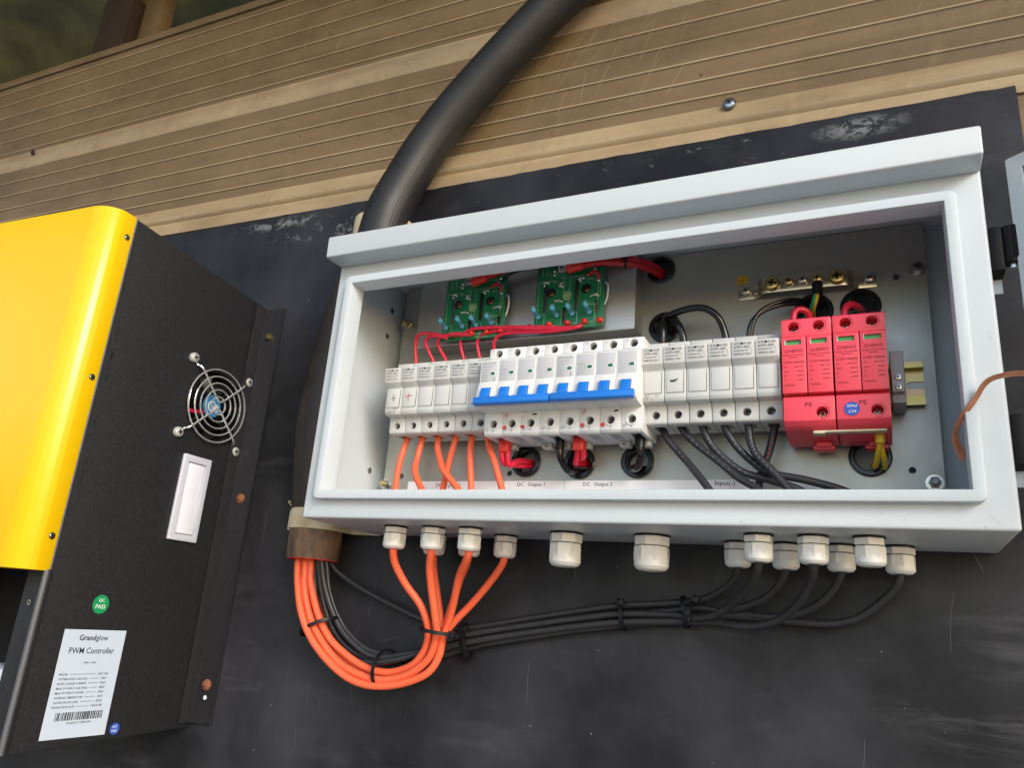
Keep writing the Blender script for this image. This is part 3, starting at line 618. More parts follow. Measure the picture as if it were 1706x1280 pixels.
# surge protectors
SP = [(26,75.4),(42,75.5),(67,78.6),(71,80.4),(75,84),(75.6,101.6),(74,103),(70,103.4),(70,149.9),(76,150.2),(76.2,163.8),(75,165),(26,165)]
def spd(x0, label):
    t = thing('surge_protector', (x0+18,26,75), label, 'surge protector', 'red surge protectors at the right of the rail')
    body = MB()
    b = MB(); b.prism(SP, x0+.2, x0+35.8, 'red', .6)
    c = MB()
    for k in (0,1): c.cyl((x0+9+18*k,60,158.2), (0,1,0), 4.1, 30, 'matte', 26)
    c.cyl((x0+27,60,90.2), (0,1,0), 4.1, 30, 'matte', 26); b = cut(b, c); b.build('base_body', t, sharp=35)
    for k, z in ((0,158.2),(1,158.2),(1,90.2)):
        b = MB(); phillips(b, (x0+9+18*k,66,z), (0,1,0), 3.4, 'nickel', 2.4, rot=25+30*k)
        s_ = 1 if z > 100 else 1
        b2 = [(x0+9+18*k+5.2*math.cos(R(a)), 76.35 if z > 100 else 75.55, z+5.2*math.sin(R(a))) for a in range(-100, 75, 12)]
        b.stroke(b2, 'dink', .35); b.stroke([b2[-1], (b2[-1][0]+.4, b2[-1][1]-.2, b2[-1][2]+(2.2 if z > 100 else 2))], 'dink', .35)
        b.build('terminal_screw', t)
    for k in (0,1):
        xa = x0+18*k
        b = MB(); b.prism([(70.2,104.2),(78.6,104.4),(78.9,148.6),(77.4,149.7),(70.2,149.7)], xa+.35, xa+17.65, 'red', .45)
        c = MB(); c.box(xa+3.2, xa+14.6, 76.6, 82, 142.6, 146.6, 'red'); b = cut(b, c); cart = b.build('plug_cartridge', t, sharp=35)
        b = MB(); b.box(xa+3.1, xa+14.7, 75.6, 76.9, 142.5, 146.7, 'lgreen'); b.box(xa+2.9,xa+3.25,76.6,79.05,142.4,146.8,'wink'); b.build('status_window', cart)
        b = MB(); F = 79.05
        b.text('CHENYI', (xa+9,F,136.3), 'dink', 12.5, 2.6, align='c'); b.text('Surge Protection', (xa+9,F,133.6), 'dink', 15, 1.5, align='c'); b.text('Device', (xa+9,F,132), 'dink', 6, 1.4, align='c')
        b.text('CYSP-1000/40', (xa+9,F,127.8), 'dink', 14.2, 1.6, align='c')
        for j, (a_, c_) in enumerate((('Uc', '1000V DC'), ('Imax', '40kA'), ('In', '20kA'), ('Up', '≤3.8kV'))):
            b.text(a_, (xa+2.2,F,124.4-3.4*j), 'dink', None, 1.2); b.text(c_, (xa+(9 if j == 0 else 11),F,124.4-3.4*j), 'dink', 6.6 if j == 0 else 4.8, 1.2)
        b.text('20240', (xa+2.2,F,110), 'dink', 7, 1.2); b.build('printing', cart)
    b = MB(); b.text('PE', (x0+15.5,75.75,94.4), 'dink', 5.2, 3.2); b.build('lettering', t)
    b = MB(); b.box(x0+20, x0+31, 32, 44, 71.5, 75.4, 'red', .8); b.box(x0+17.5,x0+33,28,40,70.3,73,'red',.6); b.build('rail_latch', t)
    return t
SX = 403.15
sp1 = spd(SX, 'left red surge protector with plain lower front marked PE'); sp2 = dup(sp1, 36.6, 0, 'right red surge protector with round blue sticker beside PE')
m = MB(); m.disc((SX+36.6+10.5,75.62,91.5), (0,1,0), 5.2, 'bsticker', 32, .15)
m.text('PCT', (SX+36.6+10.5,75.85,90.6), 'wink', 5.2, 2.0, right=(-1,0,0), upv=(0,0,-1), align='c'); m.text('PASS', (SX+36.6+10.5,75.85,93.2+1.4), 'wink', 6.4, 2.0, right=(-1,0,0), upv=(0,0,-1), align='c')
loc = sp2.location/S; o = m.build('test_sticker', None, (loc.x,-loc.y,loc.z)); o.location = (0,0,0); o.parent = sp2
m = MB(); m.box(SX+21, SX+69, 62, 69, 76.2, 77.8, 'cream', .3); m.box(SX+20, SX+28, 60, 70, 75.2, 77.4, 'cream', .4); solo(m, 'busbar_link', (SX+45,64,76), 'cream comb link joining the undersides of the two red protectors', 'busbar')

# heat sink + circuit boards
b = MB(); b.prism([(18.2,184.6),(40,184.6),(40,183),(43,182.6),(43.4,183.4),(43.4,255),(43,256),(18.2,256)], 48, 276.5, 'alu', .3)
hs = solo(b, 'heat_sink', (162,18,183), 'bare aluminium heat sink block behind the two green boards', 'heat sink', sharp=20)
m = MB(); phillips(m, (173.5,43.4,193.5), (0,1,0), 3.1, 'dsteel', 2); phillips(m, (76,43.4,190), (0,1,0), 3.1, 'dsteel', 2); m.build('heat_sink_screws', hs, )
def pcb(x0, z0, w_, h_, label):
    t = thing('circuit_board', (x0+w_/2,50,z0), label, 'circuit board', 'green circuit boards on the heat sink')
    b = MB(); b.prism([(x0+3,z0),(x0+w_-3,z0),(x0+w_-.8,z0+.8),(x0+w_,z0+3),(x0+w_,z0+h_),(x0,z0+h_),(x0,z0+3),(x0+.8,z0+.8)], 50, 51.6, 'pcb', .12, ax='y')
    c = MB()
    for xx, za, zb, ww in ((10,18,46,4.4),(41,18,48,4.6),(29.5,6,22,4),(61,13,27,4)): c.box(x0+xx-ww/2, x0+xx+ww/2, 45, 55, z0+za, z0+zb, 'pcb', 1.5)
    for xx, zz in ((15.2,38.2),(50.2,38.4)): c.cyl((x0+xx,45,z0+zz), (0,1,0), 4.9, 10, 'matte', 28)
    b = cut(b, c); bo = b.build('board_substrate', t)
    b = MB()                                                    # silkscreen outlines
    def L(*p): 
        for (a, c_), (e, f) in zip(p, p[1:]):
            b.box(min(x0+a,x0+e)-.18, max(x0+a,x0+e)+.18, 51.55, 51.72, min(z0+c_,z0+f)-.18, max(z0+c_,z0+f)+.18, 'silk')
    L((2.5,10),(2.5,50),(20,50)); L((28,32),(28,52),(24,52)); L((34,18),(34,52),(62,52),(62,22),(52,22)); L((6,56),(6,64)); L((10.5,56),(10.5,64)); L((14,58),(22,58)); L((30,60),(60,60)); L((64,30),(64,56))
    for xx in (5.5, 23, 38, 55): L((xx-4,5),(xx+4.4,5),(xx+4.4,16),(xx-4,16))
    for body, xx, zz in (('MOS1',17,47),('MOS2',52,47),('BAT+',30,62),('PV1+',38,.9),('PV2+',46,.9),('GND',60,62.5)): b.text(body, (x0+xx,51.75,z0+zz), 'silk', 5.4, 1.7)
    b.text('PWM-2X30A', (x0+9.3,51.75,z0+45), 'silk', 12, 1.6, right=(0,0,1), upv=(-1,0,0)) if 0 else None
    b.build('silkscreen', bo)
    for xx, zz in ((15.2,38.2),(50.2,38.4)):
        b = MB(); b.ring((x0+xx,49.8,z0+zz), (0,1,0), 3.2, 4.85, .8, 'matte', 24); phillips(b, (x0+xx,47,z0+zz), (0,1,0), 3.1, 'screwcu', 3.2, rot=30); b.build('board_screw', t)
    rnd = random.Random(int(x0))
    b = MB()
    for xx, zz in ((8,49),(12,48.4),(8.4,46),(24,44),(26,47),(27,43),(43,49),(47,49.4),(44,47),(61,48),(62,52),(62,45),(20,29),(24,29.5),(27,28),(55,30),(60,31),(62,30),(18,56),(18,60),(58,57),(60,61),(64,62)):
        b.lathe((x0+xx,51.4,z0+zz), (0,1,0), [(1.5,0),(1.4,.5),(.9,1.1),(.3,1.5),(.02,1.6)], 'solder', 12, cap=False)
    for xx, zz, xb, zb in ((8,49,12,48.4),(24,44,26,47),(24,44,27,43),(43,49,47,49.4),(61,45,62,52),(20,29,27,28),(55,30,62,31)): b.tube([(x0+xx,52,z0+zz),(x0+(xx+xb)/2,52.6,z0+(zz+zb)/2),(x0+xb,52,z0+zb)], 1.1, 'solder', 8)
    b.build('solder_joints', t)
    for i, xx in enumerate((5.3, 23.9, 38.9, 55.8)):
        dz = 3.6; b = MB(); a = (x0+xx, 53, z0+9+dz); e = (x0+xx-.8, 66.5, z0+14+dz)
        at = lambda s_: tuple(a[j]+(e[j]-a[j])*s_ for j in range(3))
        ax_ = (e[0]-a[0], e[1]-a[1], e[2]-a[2]); Ln = math.sqrt(sum(q*q for q in ax_))
        b.lathe(a, ax_, [(.5,0),(2.0,.6),(2.3,1.6),(2.2,3),(1.75,4),(1.75,Ln-4.4),(2.2,Ln-3.4),(2.3,Ln-1.8),(1.9,Ln-.5),(.4,Ln)], 'resist', 18)
        for s_ in (.33,.43,.53,.63): b.ring(at(s_), ax_, 1.6, 1.82, .7, 'navy', 18)
        b.tube([e, (e[0],e[1]+1.6,e[2]+.5), (e[0]+2.2,e[1]+.8,e[2]+1.2), (e[0]+4.2,58,e[2]+.6), (e[0]+4.6,51,e[2]+.2)], .32, 'steel', 6); b.tube([(a[0],53.2,a[2]),(a[0],50.5,a[2])], .32, 'steel', 6)
        b.build('resistor', t)
    for i, (xx, zz) in enumerate(((18,3.5),(36,3.2),(52.4,3.2),(67,3))):
        b = MB(); a = (x0+xx-2.4, 52.2, z0+zz+2.4); ax_ = (.42,.85,-.3)
        b.lathe(a, ax_, [(2.9,0),(2.9,1),(2.5,1.2),(2.5,4.4),(2.2,5.8),(1.3,6.8),(.05,7.1)], 'led', 20); b.tube([(a[0]-4,50.8,a[2]+3),(a[0]-1.8,52.5,a[2]+1.2),a], .4, 'steel', 6); b.build('indicator_led', t)
    b = MB(); b.disc((x0+31.7,51.65,z0+33.2), (0,1,0), 4.6, 'dot', 28, .15); b.text('QC', (x0+31.7,51.85,z0+32.4), 'silk', 3.6, 1.6, align='c'); b.build('round_sticker', t)
    b = MB(); b.box(x0+23.5, x0+31, 52, 57, z0+55, z0+63, 'solder', .5); phillips(b, (x0+27,57,z0+59.5), (0,1,0), 2.8, 'steel', 1.8); b.box(x0+30, x0+36, 54.6, 56, z0+56, z0+61, 'nickel', .3); b.build('terminal_lug', t)
    b = MB(); b.tube([(x0+w_-1,49.2,z0+44),(x0+w_+3,51,z0+40),(x0+w_+3.5,51.5,z0+30),(x0+w_+1,50,z0+23),(x0+w_-2,49,z0+21)], .9, 'wink', 8); b.build('white_wire', t)
    return t
pcb(83.2, 183.6, 67, 65.6, 'left green circuit board with blue resistors, lower edge behind red wires')
pcb(182, 184.8, 67.6, 65.4, 'right green circuit board showing a row of red indicator lights')

# earth bar
eb = thing('earth_bar', (417,18,217), 'nickel earthing bar with row of brass and steel screws', 'earth bar')
eb.rotation_euler = (0,0,0)
b = MB(); th = 1.6
outer = [(362.8,18.1),(376,18.1),(380,20.5),(384,27.5),(388,28.6),(447,28.6),(451,27.5),(455,20.5),(459,18.1),(472.7,18.1)]
inn = [(a, d+th) for a, d in outer][::-1]
b.prism(outer+inn, 209.8, 224.6, 'nickel', .3, ax='z'); b.build('bar_strip', eb)
for x, d, r_, m_ in ((369.3,19.7,4.1,'steel'),(467.3,19.7,4.1,'steel'),(392.3,30.2,6.2,'brass'),(405.5,30.2,3.9,'brass'),(416.5,30.2,3.9,'steel'),(428,30.2,3.9,'brass'),(443.3,30.2,6.4,'brass')):
    b = MB(); z = 217.2; b.cyl((x,d,z), (0,1,0), r_*1.08, .9, 'steel' if r_ < 5 else 'brass', 26); b.cyl((x,d+.9,z), (0,1,0), r_*.95, .7, 'steel', 26)
    phillips(b, (x,d+1.6,z), (0,1,0), r_, m_, 2.8, rot=random.uniform(0,80), seg=26)
    if r_ > 5: b.lathe((x,d-1.6,z-0), (0,1,0), [(2.6,-6),(2.6,0)], 'brass', 14)
    b.build('bar_screw', eb)

# ================================================================== CABLES INSIDE
def cable(pts, r, m, label, name='cable', cat='cable', group=None, seg=14, marks_=None, sub=6, **k):
    b = MB(); b.tube(pts, r, m, seg, sub, **k)
    if marks_:
        cp = Vector((465.2,-659.9,-75)); P = [V(*q) for q in pts]
        for i in range(9):
            t = .12+.05*i; k = 1; seg_ = t*(len(P)-2); j = 1+int(seg_); f_ = seg_-int(seg_)
            if j+1 >= len(P): break
            q_ = P[j].lerp(P[j+1], f_); tg = (P[j+1]-P[j]).normalized(); nr = (cp-q_).normalized(); nr = (nr-tg*nr.dot(tg)).normalized(); sd = tg.cross(nr)
            q_ = q_+nr*(r+.12); a_ = q_-sd*.8-tg*.5; c_ = q_+sd*.8+tg*.3
            toT = lambda w_: (w_.x, -w_.y, w_.z)
            b.stroke([toT(a_), toT(q_), toT(c_)], marks_, .55, nrm=toT(nr))
    return solo(b, name, pts[0], label, cat, group)
GI = 'orange wires under the left fuse holders'
OW = [[(52,44,96),(52.1,44,89),(51.6,46,80),(51.2,50,65.6),(52.4,54,51),(55.2,58,36.9),(58,62,20)],
      [(69.5,44,96),(69.5,44,88.5),(68.8,48,68),(70.1,52,57),(75.8,56,47.2),(84.8,60,36.5),(94,64,24)],
      [(87.2,44,96),(87.2,44,87.9),(88.5,45.5,78),(91.8,47,70.1),(98.9,50,57),(106.7,51,49.1),(117,52,39.1),(128,52,26)],
      [(105.9,44,96),(105.9,44,87.4),(104.4,44,78),(101.9,44,67.2),(97,42,39.9),(94,41,24)],
      [(123.4,44,96),(123.4,44,87.5),(125,47,70),(131.1,50,38.4),(133,50,24)],
      [(141.2,45,96),(141.2,45,86.1),(145,48,76),(151.8,50,63.9),(162.8,52,38),(168,52,24)]]
WL = ['leftmost orange wire under the fuse holders, bowing outward to the left', 'orange wire under the red-cross fuse holder, bending at mid height', 'orange wire that crosses in front of its right-hand neighbour', 'orange wire crossed over by its left-hand neighbour', 'straight vertical orange wire fifth under the fuse holders', 'rightmost orange wire leaning right beside the breaker']
for p_, l_ in zip(OW, WL):
    o = cable(p_, 3.0, 'orange', l_, 'orange_wire', 'wire', GI, marks_='ink')
GB = 'black wires under the right fuse holders'
BW = [[(303,42,96),(303.8,42,88.6),(309,45,80),(316.1,48,71.5),(329.3,54,56.1),(344.7,60,36.7),(354,62,22)],
      [(320,46,96),(321.3,46,87.5),(332.8,49,74.8),(350.5,52,60.1),(366.5,55,46),(380.1,58,37.1),(396,60,24)],
      [(337.5,48,96),(338.3,48,87.4),(343.9,47.2,75),(355,46.4,62.2),(369.5,45.6,51.6),(387.2,44.8,46),(408.7,44,38.7),(424,42,28)],
      [(355.6,49,96),(356.1,49,87),(363.7,48,73.3),(375.3,47,60.8),(389,46,51),(413.3,45,45.8),(438,44,38.7),(460,44,28)],
      [(374.2,51,96),(374.4,51,86.8),(376.2,52.2,72.9),(380.7,53.4,63.1),(390.4,54.6,52.4),(398.9,55.8,42),(406,57,33),(414,58,22)],
      [(393.6,44,96),(393.4,44,88.9),(388.2,42,68.3),(382.3,40,53.6),(379.1,38,39.8),(377,38,24)]]
WLB = ['leftmost black wire under the right fuse holders, running straight down right', 'second black wire from the left under the fuse holders, long shallow curve', 'third black wire from the left, arcing above its neighbour to the right', 'fourth black wire from the left, sweeping farthest right', 'fifth black wire, passing in front of the straight rightmost one', 'rightmost black wire with red print dropping behind the crossing']
for i, (p_, l_) in enumerate(zip(BW, WLB)): cable(p_, 3.05, 'bcable', l_, 'black_wire', 'wire', GB, marks_='rink' if i == 5 else 'gink')
GRD = 'thin red wires from the boards to the fuse holders'
RW = [[(52.5,44,158),(52.2,45,166.9),(51.2,48,183.6),(54.4,51,192.3),(62.8,54,193.5),(78.5,57,190.1),(92,58,185.5)],
      [(73.5,44,158),(72.5,45,166.3),(68.4,48,175.1),(64.5,51,184.9),(70.1,54,189.4),(82.5,57,188),(94,59,184)],
      [(88,44,158),(86.5,45,167),(80.6,48.4,177.5),(79.7,51.8,183.3),(85.2,55.2,187.6),(102,58.6,187.4),(120,60,184.5)],
      [(107,44,158),(106.5,45,167.1),(103.4,47.8,179.2),(105.8,50.7,188.3),(116.8,53.5,192.6),(136.3,56.3,191.8),(172.6,58,188.2),(197.3,56.5,186.5),(204,54,187.5)],
      [(124.5,44,158),(124.2,45,166.6),(121.4,47.4,179.6),(124.8,49.9,185.2),(134.7,52.3,188.2),(156.9,55.7,188.5),(188.7,57.6,185.3),(222.2,57,183.5),(229.5,54,186)],
      [(141,44,158),(141.2,48,170),(141.9,51.3,178.1),(147.5,52.7,184.2),(163.7,54,185.1),(188,55.3,183),(205,56.7,181.7),(224.8,57,183),(231,54,186)]]
RL = ['leftmost thin red wire looping above the first fuse holder', 'second thin red wire, curling left above the red-cross fuse holder', 'third thin red wire from the left, with a wide bend under the left board', 'fourth thin red wire, running across to the right board on top', 'fifth thin red wire, reaching the right board below its neighbour', 'thin red wire dropping beside the top of the left breaker']
for p_, l_ in zip(RW, RL): cable(p_, 1.75, 'rcable', l_, 'red_wire', 'wire', GRD)
# big red cables
def sleeve(path, r, m, par, name='crimp_sleeve'):
    b = MB(); b.tube(path, r, m, 16, 4); return b.build(name, par)
c1 = cable([(117,58,241),(128,58,244),(146,58,249),(165,57,251.8),(217,55,253.6),(252,52,251.5),(270,46,250.5),(283,34,250),(291,22,248.5),(296,8,247)], 3.3, 'dred', 'long red cable from the left board lug to the upper grommet', 'red_cable')
sleeve([(116,58,240.5),(127,58.5,243.5),(131,58.5,244.6)], lambda t: 4.6 if t < .85 else 3.9, 'tube', c1)
c2 = cable([(216,58,242),(228,58.5,243.5),(246,57,245),(262,51,245.6),(276,42,245.6),(288,27,245),(296,8,242)], 3.3, 'dred', 'shorter red cable from the right board lug to the upper grommet', 'red_cable')
sleeve([(215.5,58,242),(226,58.5,243.3),(231,58.3,243.8)], lambda t: 4.6 if t < .85 else 3.9, 'tube', c2)
b = MB(); b.torus((268,48,248.6), (1,-.4,-.1), 6.4, .9, 'black', 30, 8); b.box(266.5,270,52.5,56,247,250.5,'black',.4); solo(b, 'cable_tie', (268,49,254), 'small black tie holding the two thick red cables near the grommet', 'cable tie')
cable([(148,54,243.5),(158,57,246),(175,57,249),(195,56,251),(206,55,250),(212,53,246)], 1.4, 'gcable', 'thin black wire linking the tops of the two green boards', 'black_wire', 'wire')
for x0_, xr in ((83.2, 0), (182, 0)):
    cable([(x0_+52,53,236),(x0_+58,56,237),(x0_+62,57,235),(x0_+63.5,54,231)], 1.6, 'dred', 'short red jumper curving over the %s green board' % ('left' if x0_ < 100 else 'right'), 'jumper_wire', 'wire')
# breaker outputs
def outp(x, x2, z2, d2, r, m, label, double=True, drop=62, sm='tube', gx=0):
    t = thing('output_cable', (x,46,81), label, 'cable')
    offs = (-2.6, 2.6) if double else (0,)
    for j, o_ in enumerate(offs):
        b = MB(); P = [(x+o_*.8,46,86),(x+o_,46,76),(x+o_*1.1,45,drop+4),(x+o_+gx*.3,42,drop-1-2*j),(x2*.5+x*.5+o_,36,z2-5+3*j),(x2-2+3*j,26,z2-4+4*j),(x2+3,8,z2-1+3*j)]
        b.tube(P, r, m, 14, 6); b.build('core', t)
    if double: b = MB(); b.box(x-5, x+5, 42, 50.5, 71.5, 84, sm, 1.6, 3); b.build('ferrule_sleeve', t)
    else: b = MB(); b.cyl((x,46,73), (0,0,1), r*1.25, 11, 'black', 18); b.build('ferrule_sleeve', t)
    return t
outp(BX+9.5, 171, 68, 0, 2.7, 'rcable', 'pair of red output cables under the left breaker, entering the left grommet', gx=4, drop=64)
outp(BX+81, 224, 69, 0, 2.7, 'rcable', 'pair of red output cables entering the middle lower grommet', drop=72)
outp(BX+63, 222, 62, 0, 3.0, 'gcable', 'black output cable curving into the middle lower grommet', double=False, drop=64, gx=4)
outp(BX+135, 276, 64, 0, 3.4, 'gcable', 'thick black output cable dropping into the right lower grommet', double=False, drop=66)
# upper black cables
cable([(357,44,158),(355,46,172),(350,50,184),(340,52,191.5),(327,50,193.5),(312,44,193),(303,36,193),(298,22,193),(295,8,192)], 3.0, 'gcable', 'thick black cable arching from the upper grommet to a fuse holder', 'black_cable')
cable([(322,44,158),(320,46,172),(316,46,182),(309,40,188),(301,28,191),(298,8,191)], 3.0, 'gcable', 'short black cable curling from the upper grommet to the dash-marked fuse holder', 'black_cable')
cable([(303,44,160),(303,46,172),(303,44,184),(300,32,190),(297,8,188)], 2.8, 'gcable', 'black cable dropping from the upper grommet behind the N1 fuse holder', 'black_cable')
for k, dz in ((0,0),(1,3.2)):
    cable([(374+k*2,44,158),(375+k*2,46,170),(379+k*1.5,46,180+dz*.4),(388,44,188+dz*.6),(402,38,194+dz),(415,28,197+dz),(423,8,197)], 1.9, 'gcable', ('lower' if k == 0 else 'upper') + ' of the twin thin black wires between fuse holder and grommet', 'black_wire', 'wire')
# SPD wires
cable([(SX+7,48,160),(SX+7,50,174),(SX+8.5,50,181.5),(SX+13,48,184),(SX+18,45,181.5),(SX+19.5,40,175),(SX+20,28,172),(SX+20,16,178)], 2.7, 'rcable', 'red wire looping over the top of the left surge protector', 'red_wire', 'wire')
cable([(SX+45,48,160),(SX+44.5,50,174),(SX+46.5,49,182),(SX+50.5,46,185),(SX+54.5,40,185),(SX+57,28,187),(SX+57,16,190)], 2.7, 'rcable', 'red wire rising from the right surge protector into its grommet', 'red_wire', 'wire')
b = MB(); b.tube([(428,32,207),(427,36,200),(425.5,36,194),(423,28,190),(422,8,190)], 2.5, 'yg', 12, 6, m2='gg', stripe=8)
ew = solo(b, 'earth_wire', (428,32,207), 'yellow and green earth wire hanging from the nickel bar', 'wire')
b = MB(); b.tube([(428,31.5,213),(428,33,207),(427.6,34.5,200)], 4.3, 'black', 14, 5); b.build('black_sleeve', ew)
b = MB(); b.tube([(SX+64,54,80),(SX+64,52,72),(SX+62,44,64),(SX+60,30,59),(SX+58,8,64)], 2.1, 'yg', 12, 6, m2='gg', stripe=9)
ew = solo(b, 'earth_wire', (SX+64,54,78), 'yellow and green earth wire below the right surge protector', 'wire')
b = MB(); b.tube([(SX+64,54,79),(SX+64,53,71)], 3.4, 'yg', 14, 4); b.build('yellow_sleeve', ew)
b = MB(); b.tube([(SX+64,50,72),(SX+66,42,62),(SX+66,28,58),(SX+62,8,64)], 1.9, 'yg', 12, 6, m2='gg', stripe=6); b.build('second_core', ew)

# ================================================================== OUTSIDE CABLES
OA=[(-63.2,38,-20),(-62,39.5,-34),(-58.1,40.8,-50.9),(-46.2,43.6,-78.7),(-30.1,44,-101.5),(-9.4,42,-119.8),(12.7,40,-132.5),(33,38,-137.8),(53.9,36,-137.3),(76.3,35,-132),(96.4,35,-122.3),(106.1,35,-108.2),(109.8,37,-90.7),(114.5,39,-79.4),(122.7,47.2,-61.8),(133.8,61.6,-40.1),(149,77,-24),(149,77,-14)]
OB=[(-57.8,36,-20),(-55.5,36,-36),(-51.4,36.9,-57.4),(-38.4,37.7,-84.8),(-20.1,37.4,-105.7),(1.9,36.6,-122.2),(23.9,35.9,-129.9),(44.7,35.4,-132.7),(64.2,35,-130),(83.6,36.3,-121.9),(98.1,37.6,-108.9),(106.2,42.9,-90.9),(107.5,50.1,-75.4),(106.7,60,-52.4),(108,69,-35),(112.5,77,-22),(112.5,77,-14)]
OC=[(-52.5,34,-20),(-50,34,-36),(-46.4,34,-53.4),(-31.6,34,-82.5),(-15.5,32.9,-101.9),(5.3,31.1,-115.3),(25,30,-123.4),(44.2,30,-126.5),(62.1,30,-124),(81,33.4,-115.9),(92.9,36.9,-101.5),(97.3,42.9,-85.3),(92,50.1,-66.8),(79.4,60,-48.9),(73,70,-33),(73,76,-22),(73,76,-14)]
OD=[(-68,24,-20),(-69,21,-36),(-68,19.3,-57.1),(-58.6,18.6,-85.5),(-38,18,-108),(-13,18,-125),(12,18,-133),(37.7,20,-134),(61.6,20,-128),(80.2,20,-118),(90.6,20,-106),(95.4,20,-88.2),(94,20,-72),(90,22.9,-50.8),(87.5,27,-34),(87,30,-21),(87,30,-14)]
OE=[(-58,22,-20),(-52,19,-44),(-45.7,17.2,-66.6),(-31.1,16.5,-92.3),(-11.6,15.7,-109.9),(11.6,14.9,-120.7),(33.8,14.2,-127),(54.4,14,-126),(75.4,14,-117),(89.7,14.3,-104.8),(96,15.8,-90),(101,17.4,-77),(108,20.8,-58),(115,25.4,-40),(123,30,-26),(124,30,-14)]
OF=[(-61.1,29,-20),(-59,28,-38),(-56.3,27.3,-57),(-43.6,26.6,-84.8),(-24.2,26,-105),(0.8,26,-120),(25.6,26,-127),(46.4,26,-129),(65.7,27,-126),(85.5,28,-115),(97.4,28,-101),(104.8,28,-89.7),(114,26,-77),(129,25,-61),(146,27,-42),(159,30,-25),(160,30,-14)]
OWL = [(OA,'outermost orange cable of the loop, rising to the third front gland'),(OB,'orange cable rising straight to the second front gland'),(OC,'innermost orange cable of the loop, bending left to the first gland'),
       (OD,'orange cable tucked behind, rising to the rear second gland'),(OE,'orange cable behind the tied bundle, rising to the rear third gland'),(OF,'orange cable slanting right from the bundle to the fourth gland')]
for p_, l_ in OWL: cable(p_, 3.35, 'orange', l_, 'orange_cable', 'cable', 'orange cables looping from the pipe to the glands', sub=5)
B7=[(-42,26,-20),(-38,23,-29),(-26.1,18.8,-40.3),(-5.2,13.5,-51.9),(20.5,9.8,-62.3),(47.2,8,-71.4),(70.6,7,-78.4),(93.4,7,-83.1),(111.3,7,-83.3),(139.7,7,-78),(176.1,7,-70.1),(222,7,-60.8),(262.6,7.5,-53.5),(305.7,9,-49),(331.3,13.2,-44.8),(345.5,18,-38.4),(357,25,-30),(362,30,-20),(362,31,-14)]
B8=[(-52,28,-20),(-51,26,-36),(-48.4,25.3,-52.8),(-41.2,24.7,-77.4),(-29.9,24,-97.7),(-10.2,22.7,-113.2),(9.9,21.3,-120),(32.6,20,-119.5),(55.4,18,-114.5),(75,13,-106.9),(92.5,12,-96.5),(114.8,12,-89.5),(142.3,12,-83.1),(178.1,12,-75.8),(224,12,-66.9),(264.2,12.5,-60.4),(306.6,14,-58.4),(327.7,22.7,-59.8),(342.5,31.3,-57.4),(354.9,40,-51.2),(367.6,52.7,-42.5),(379,67,-31.8),(384.3,79,-21),(384.3,79,-14)]
B9=[(-46,32,-20),(-43.5,29,-38),(-40.8,26.7,-52.5),(-32,23.3,-76.8),(-19.6,20,-96.8),(-.9,18,-110.8),(18.5,15,-117),(36.4,11,-118),(55.1,9,-112.7),(73.4,7,-103.7),(89.7,6,-97.4),(112.6,6,-91.5),(140.4,6,-85.1),(176.6,6,-77.6),(222.5,6,-68.2),(263,6.5,-61.2),(305.5,7,-54.7),(325.4,9,-51.6),(348.4,12,-52.1),(367,16,-47.4),(382.1,20.7,-40.6),(392,26,-30.5),(397.3,30,-20),(397.3,30,-14)]
B10=[(-39,36,-20),(-36.5,33,-36),(-32.5,30.8,-52.4),(-23.7,27.6,-73),(-10.2,24.5,-92.8),(7.8,21.8,-106.7),(24.4,19.3,-114),(39.8,16.7,-114),(56.7,15.1,-110.4),(75.4,13.8,-106),(96.1,13,-101.7),(114.7,13,-96),(142.6,13,-89.5),(178.6,13,-82),(224.3,13,-73.3),(264.6,13.8,-67),(306.9,15.1,-63.7),(341.7,18.2,-61.8),(361.2,25.8,-63.7),(379.9,33.5,-61.9),(394.6,41.7,-56),(407.6,53.8,-45.3),(417,67,-31.6),(420.7,79,-21),(420.7,79,-14)]
B11=[(-38.6,30,-20),(-34,28,-38),(-30.3,26.2,-55.5),(-21.5,22.4,-76.1),(-7.7,18.5,-94.2),(10.5,15,-107.3),(27.3,11,-112),(42.7,8,-112),(57.9,6,-109),(75.3,5,-107.8),(96.3,4.5,-105.1),(112.9,5,-98.8),(140.8,5,-91.5),(177.1,5,-84),(222.8,5,-74.6),(263.1,5,-67.9),(305.5,6,-60.7),(334.6,8,-55.6),(362.8,11,-54.2),(384.4,14,-55),(403.8,17,-51),(419.6,22,-43),(431,26,-31),(436,30,-20),(436,30,-14)]
B13=[(-49.4,23,-20),(-47,21,-40),(-43,19.7,-55.7),(-32.6,15,-80.1),(-18.6,13,-98.4),(.4,9,-114),(17.7,7,-120),(35.8,6,-121.5),(53.3,4.5,-119.5),(74.7,4,-114.3),(92.2,4,-108),(112.1,4.5,-101.5),(140,7,-93.5),(176.4,8.5,-85.7),(222.3,9,-76.1),(262.7,9,-69.4),(305.2,9,-62.6),(334.3,10,-57),(362.4,11,-55.6),(387.6,11.5,-56.7),(406.7,13.2,-57.4),(427,15,-56.9),(443.6,17.8,-52.5),(456.9,21.8,-43.4),(470,26.9,-31),(475,30,-20),(475,30,-14)]
for p_, l_ in ((B7,'thin black cable slanting alone from the pipe under the enclosure'),(B8,'black cable ending at the front gland just right of the middle'),(B9,'black cable ending at the second rear gland on the right'),(B10,'black cable with the deep bend rising to the middle front gland'),(B11,'black cable ending at the third rear gland on the right'),(B13,'black cable sweeping widest to the far right rear gland')):
    cable(p_, 2.95, 'bcable', l_, 'black_cable', 'cable', 'black cables running from the pipe to the right glands', sub=5)
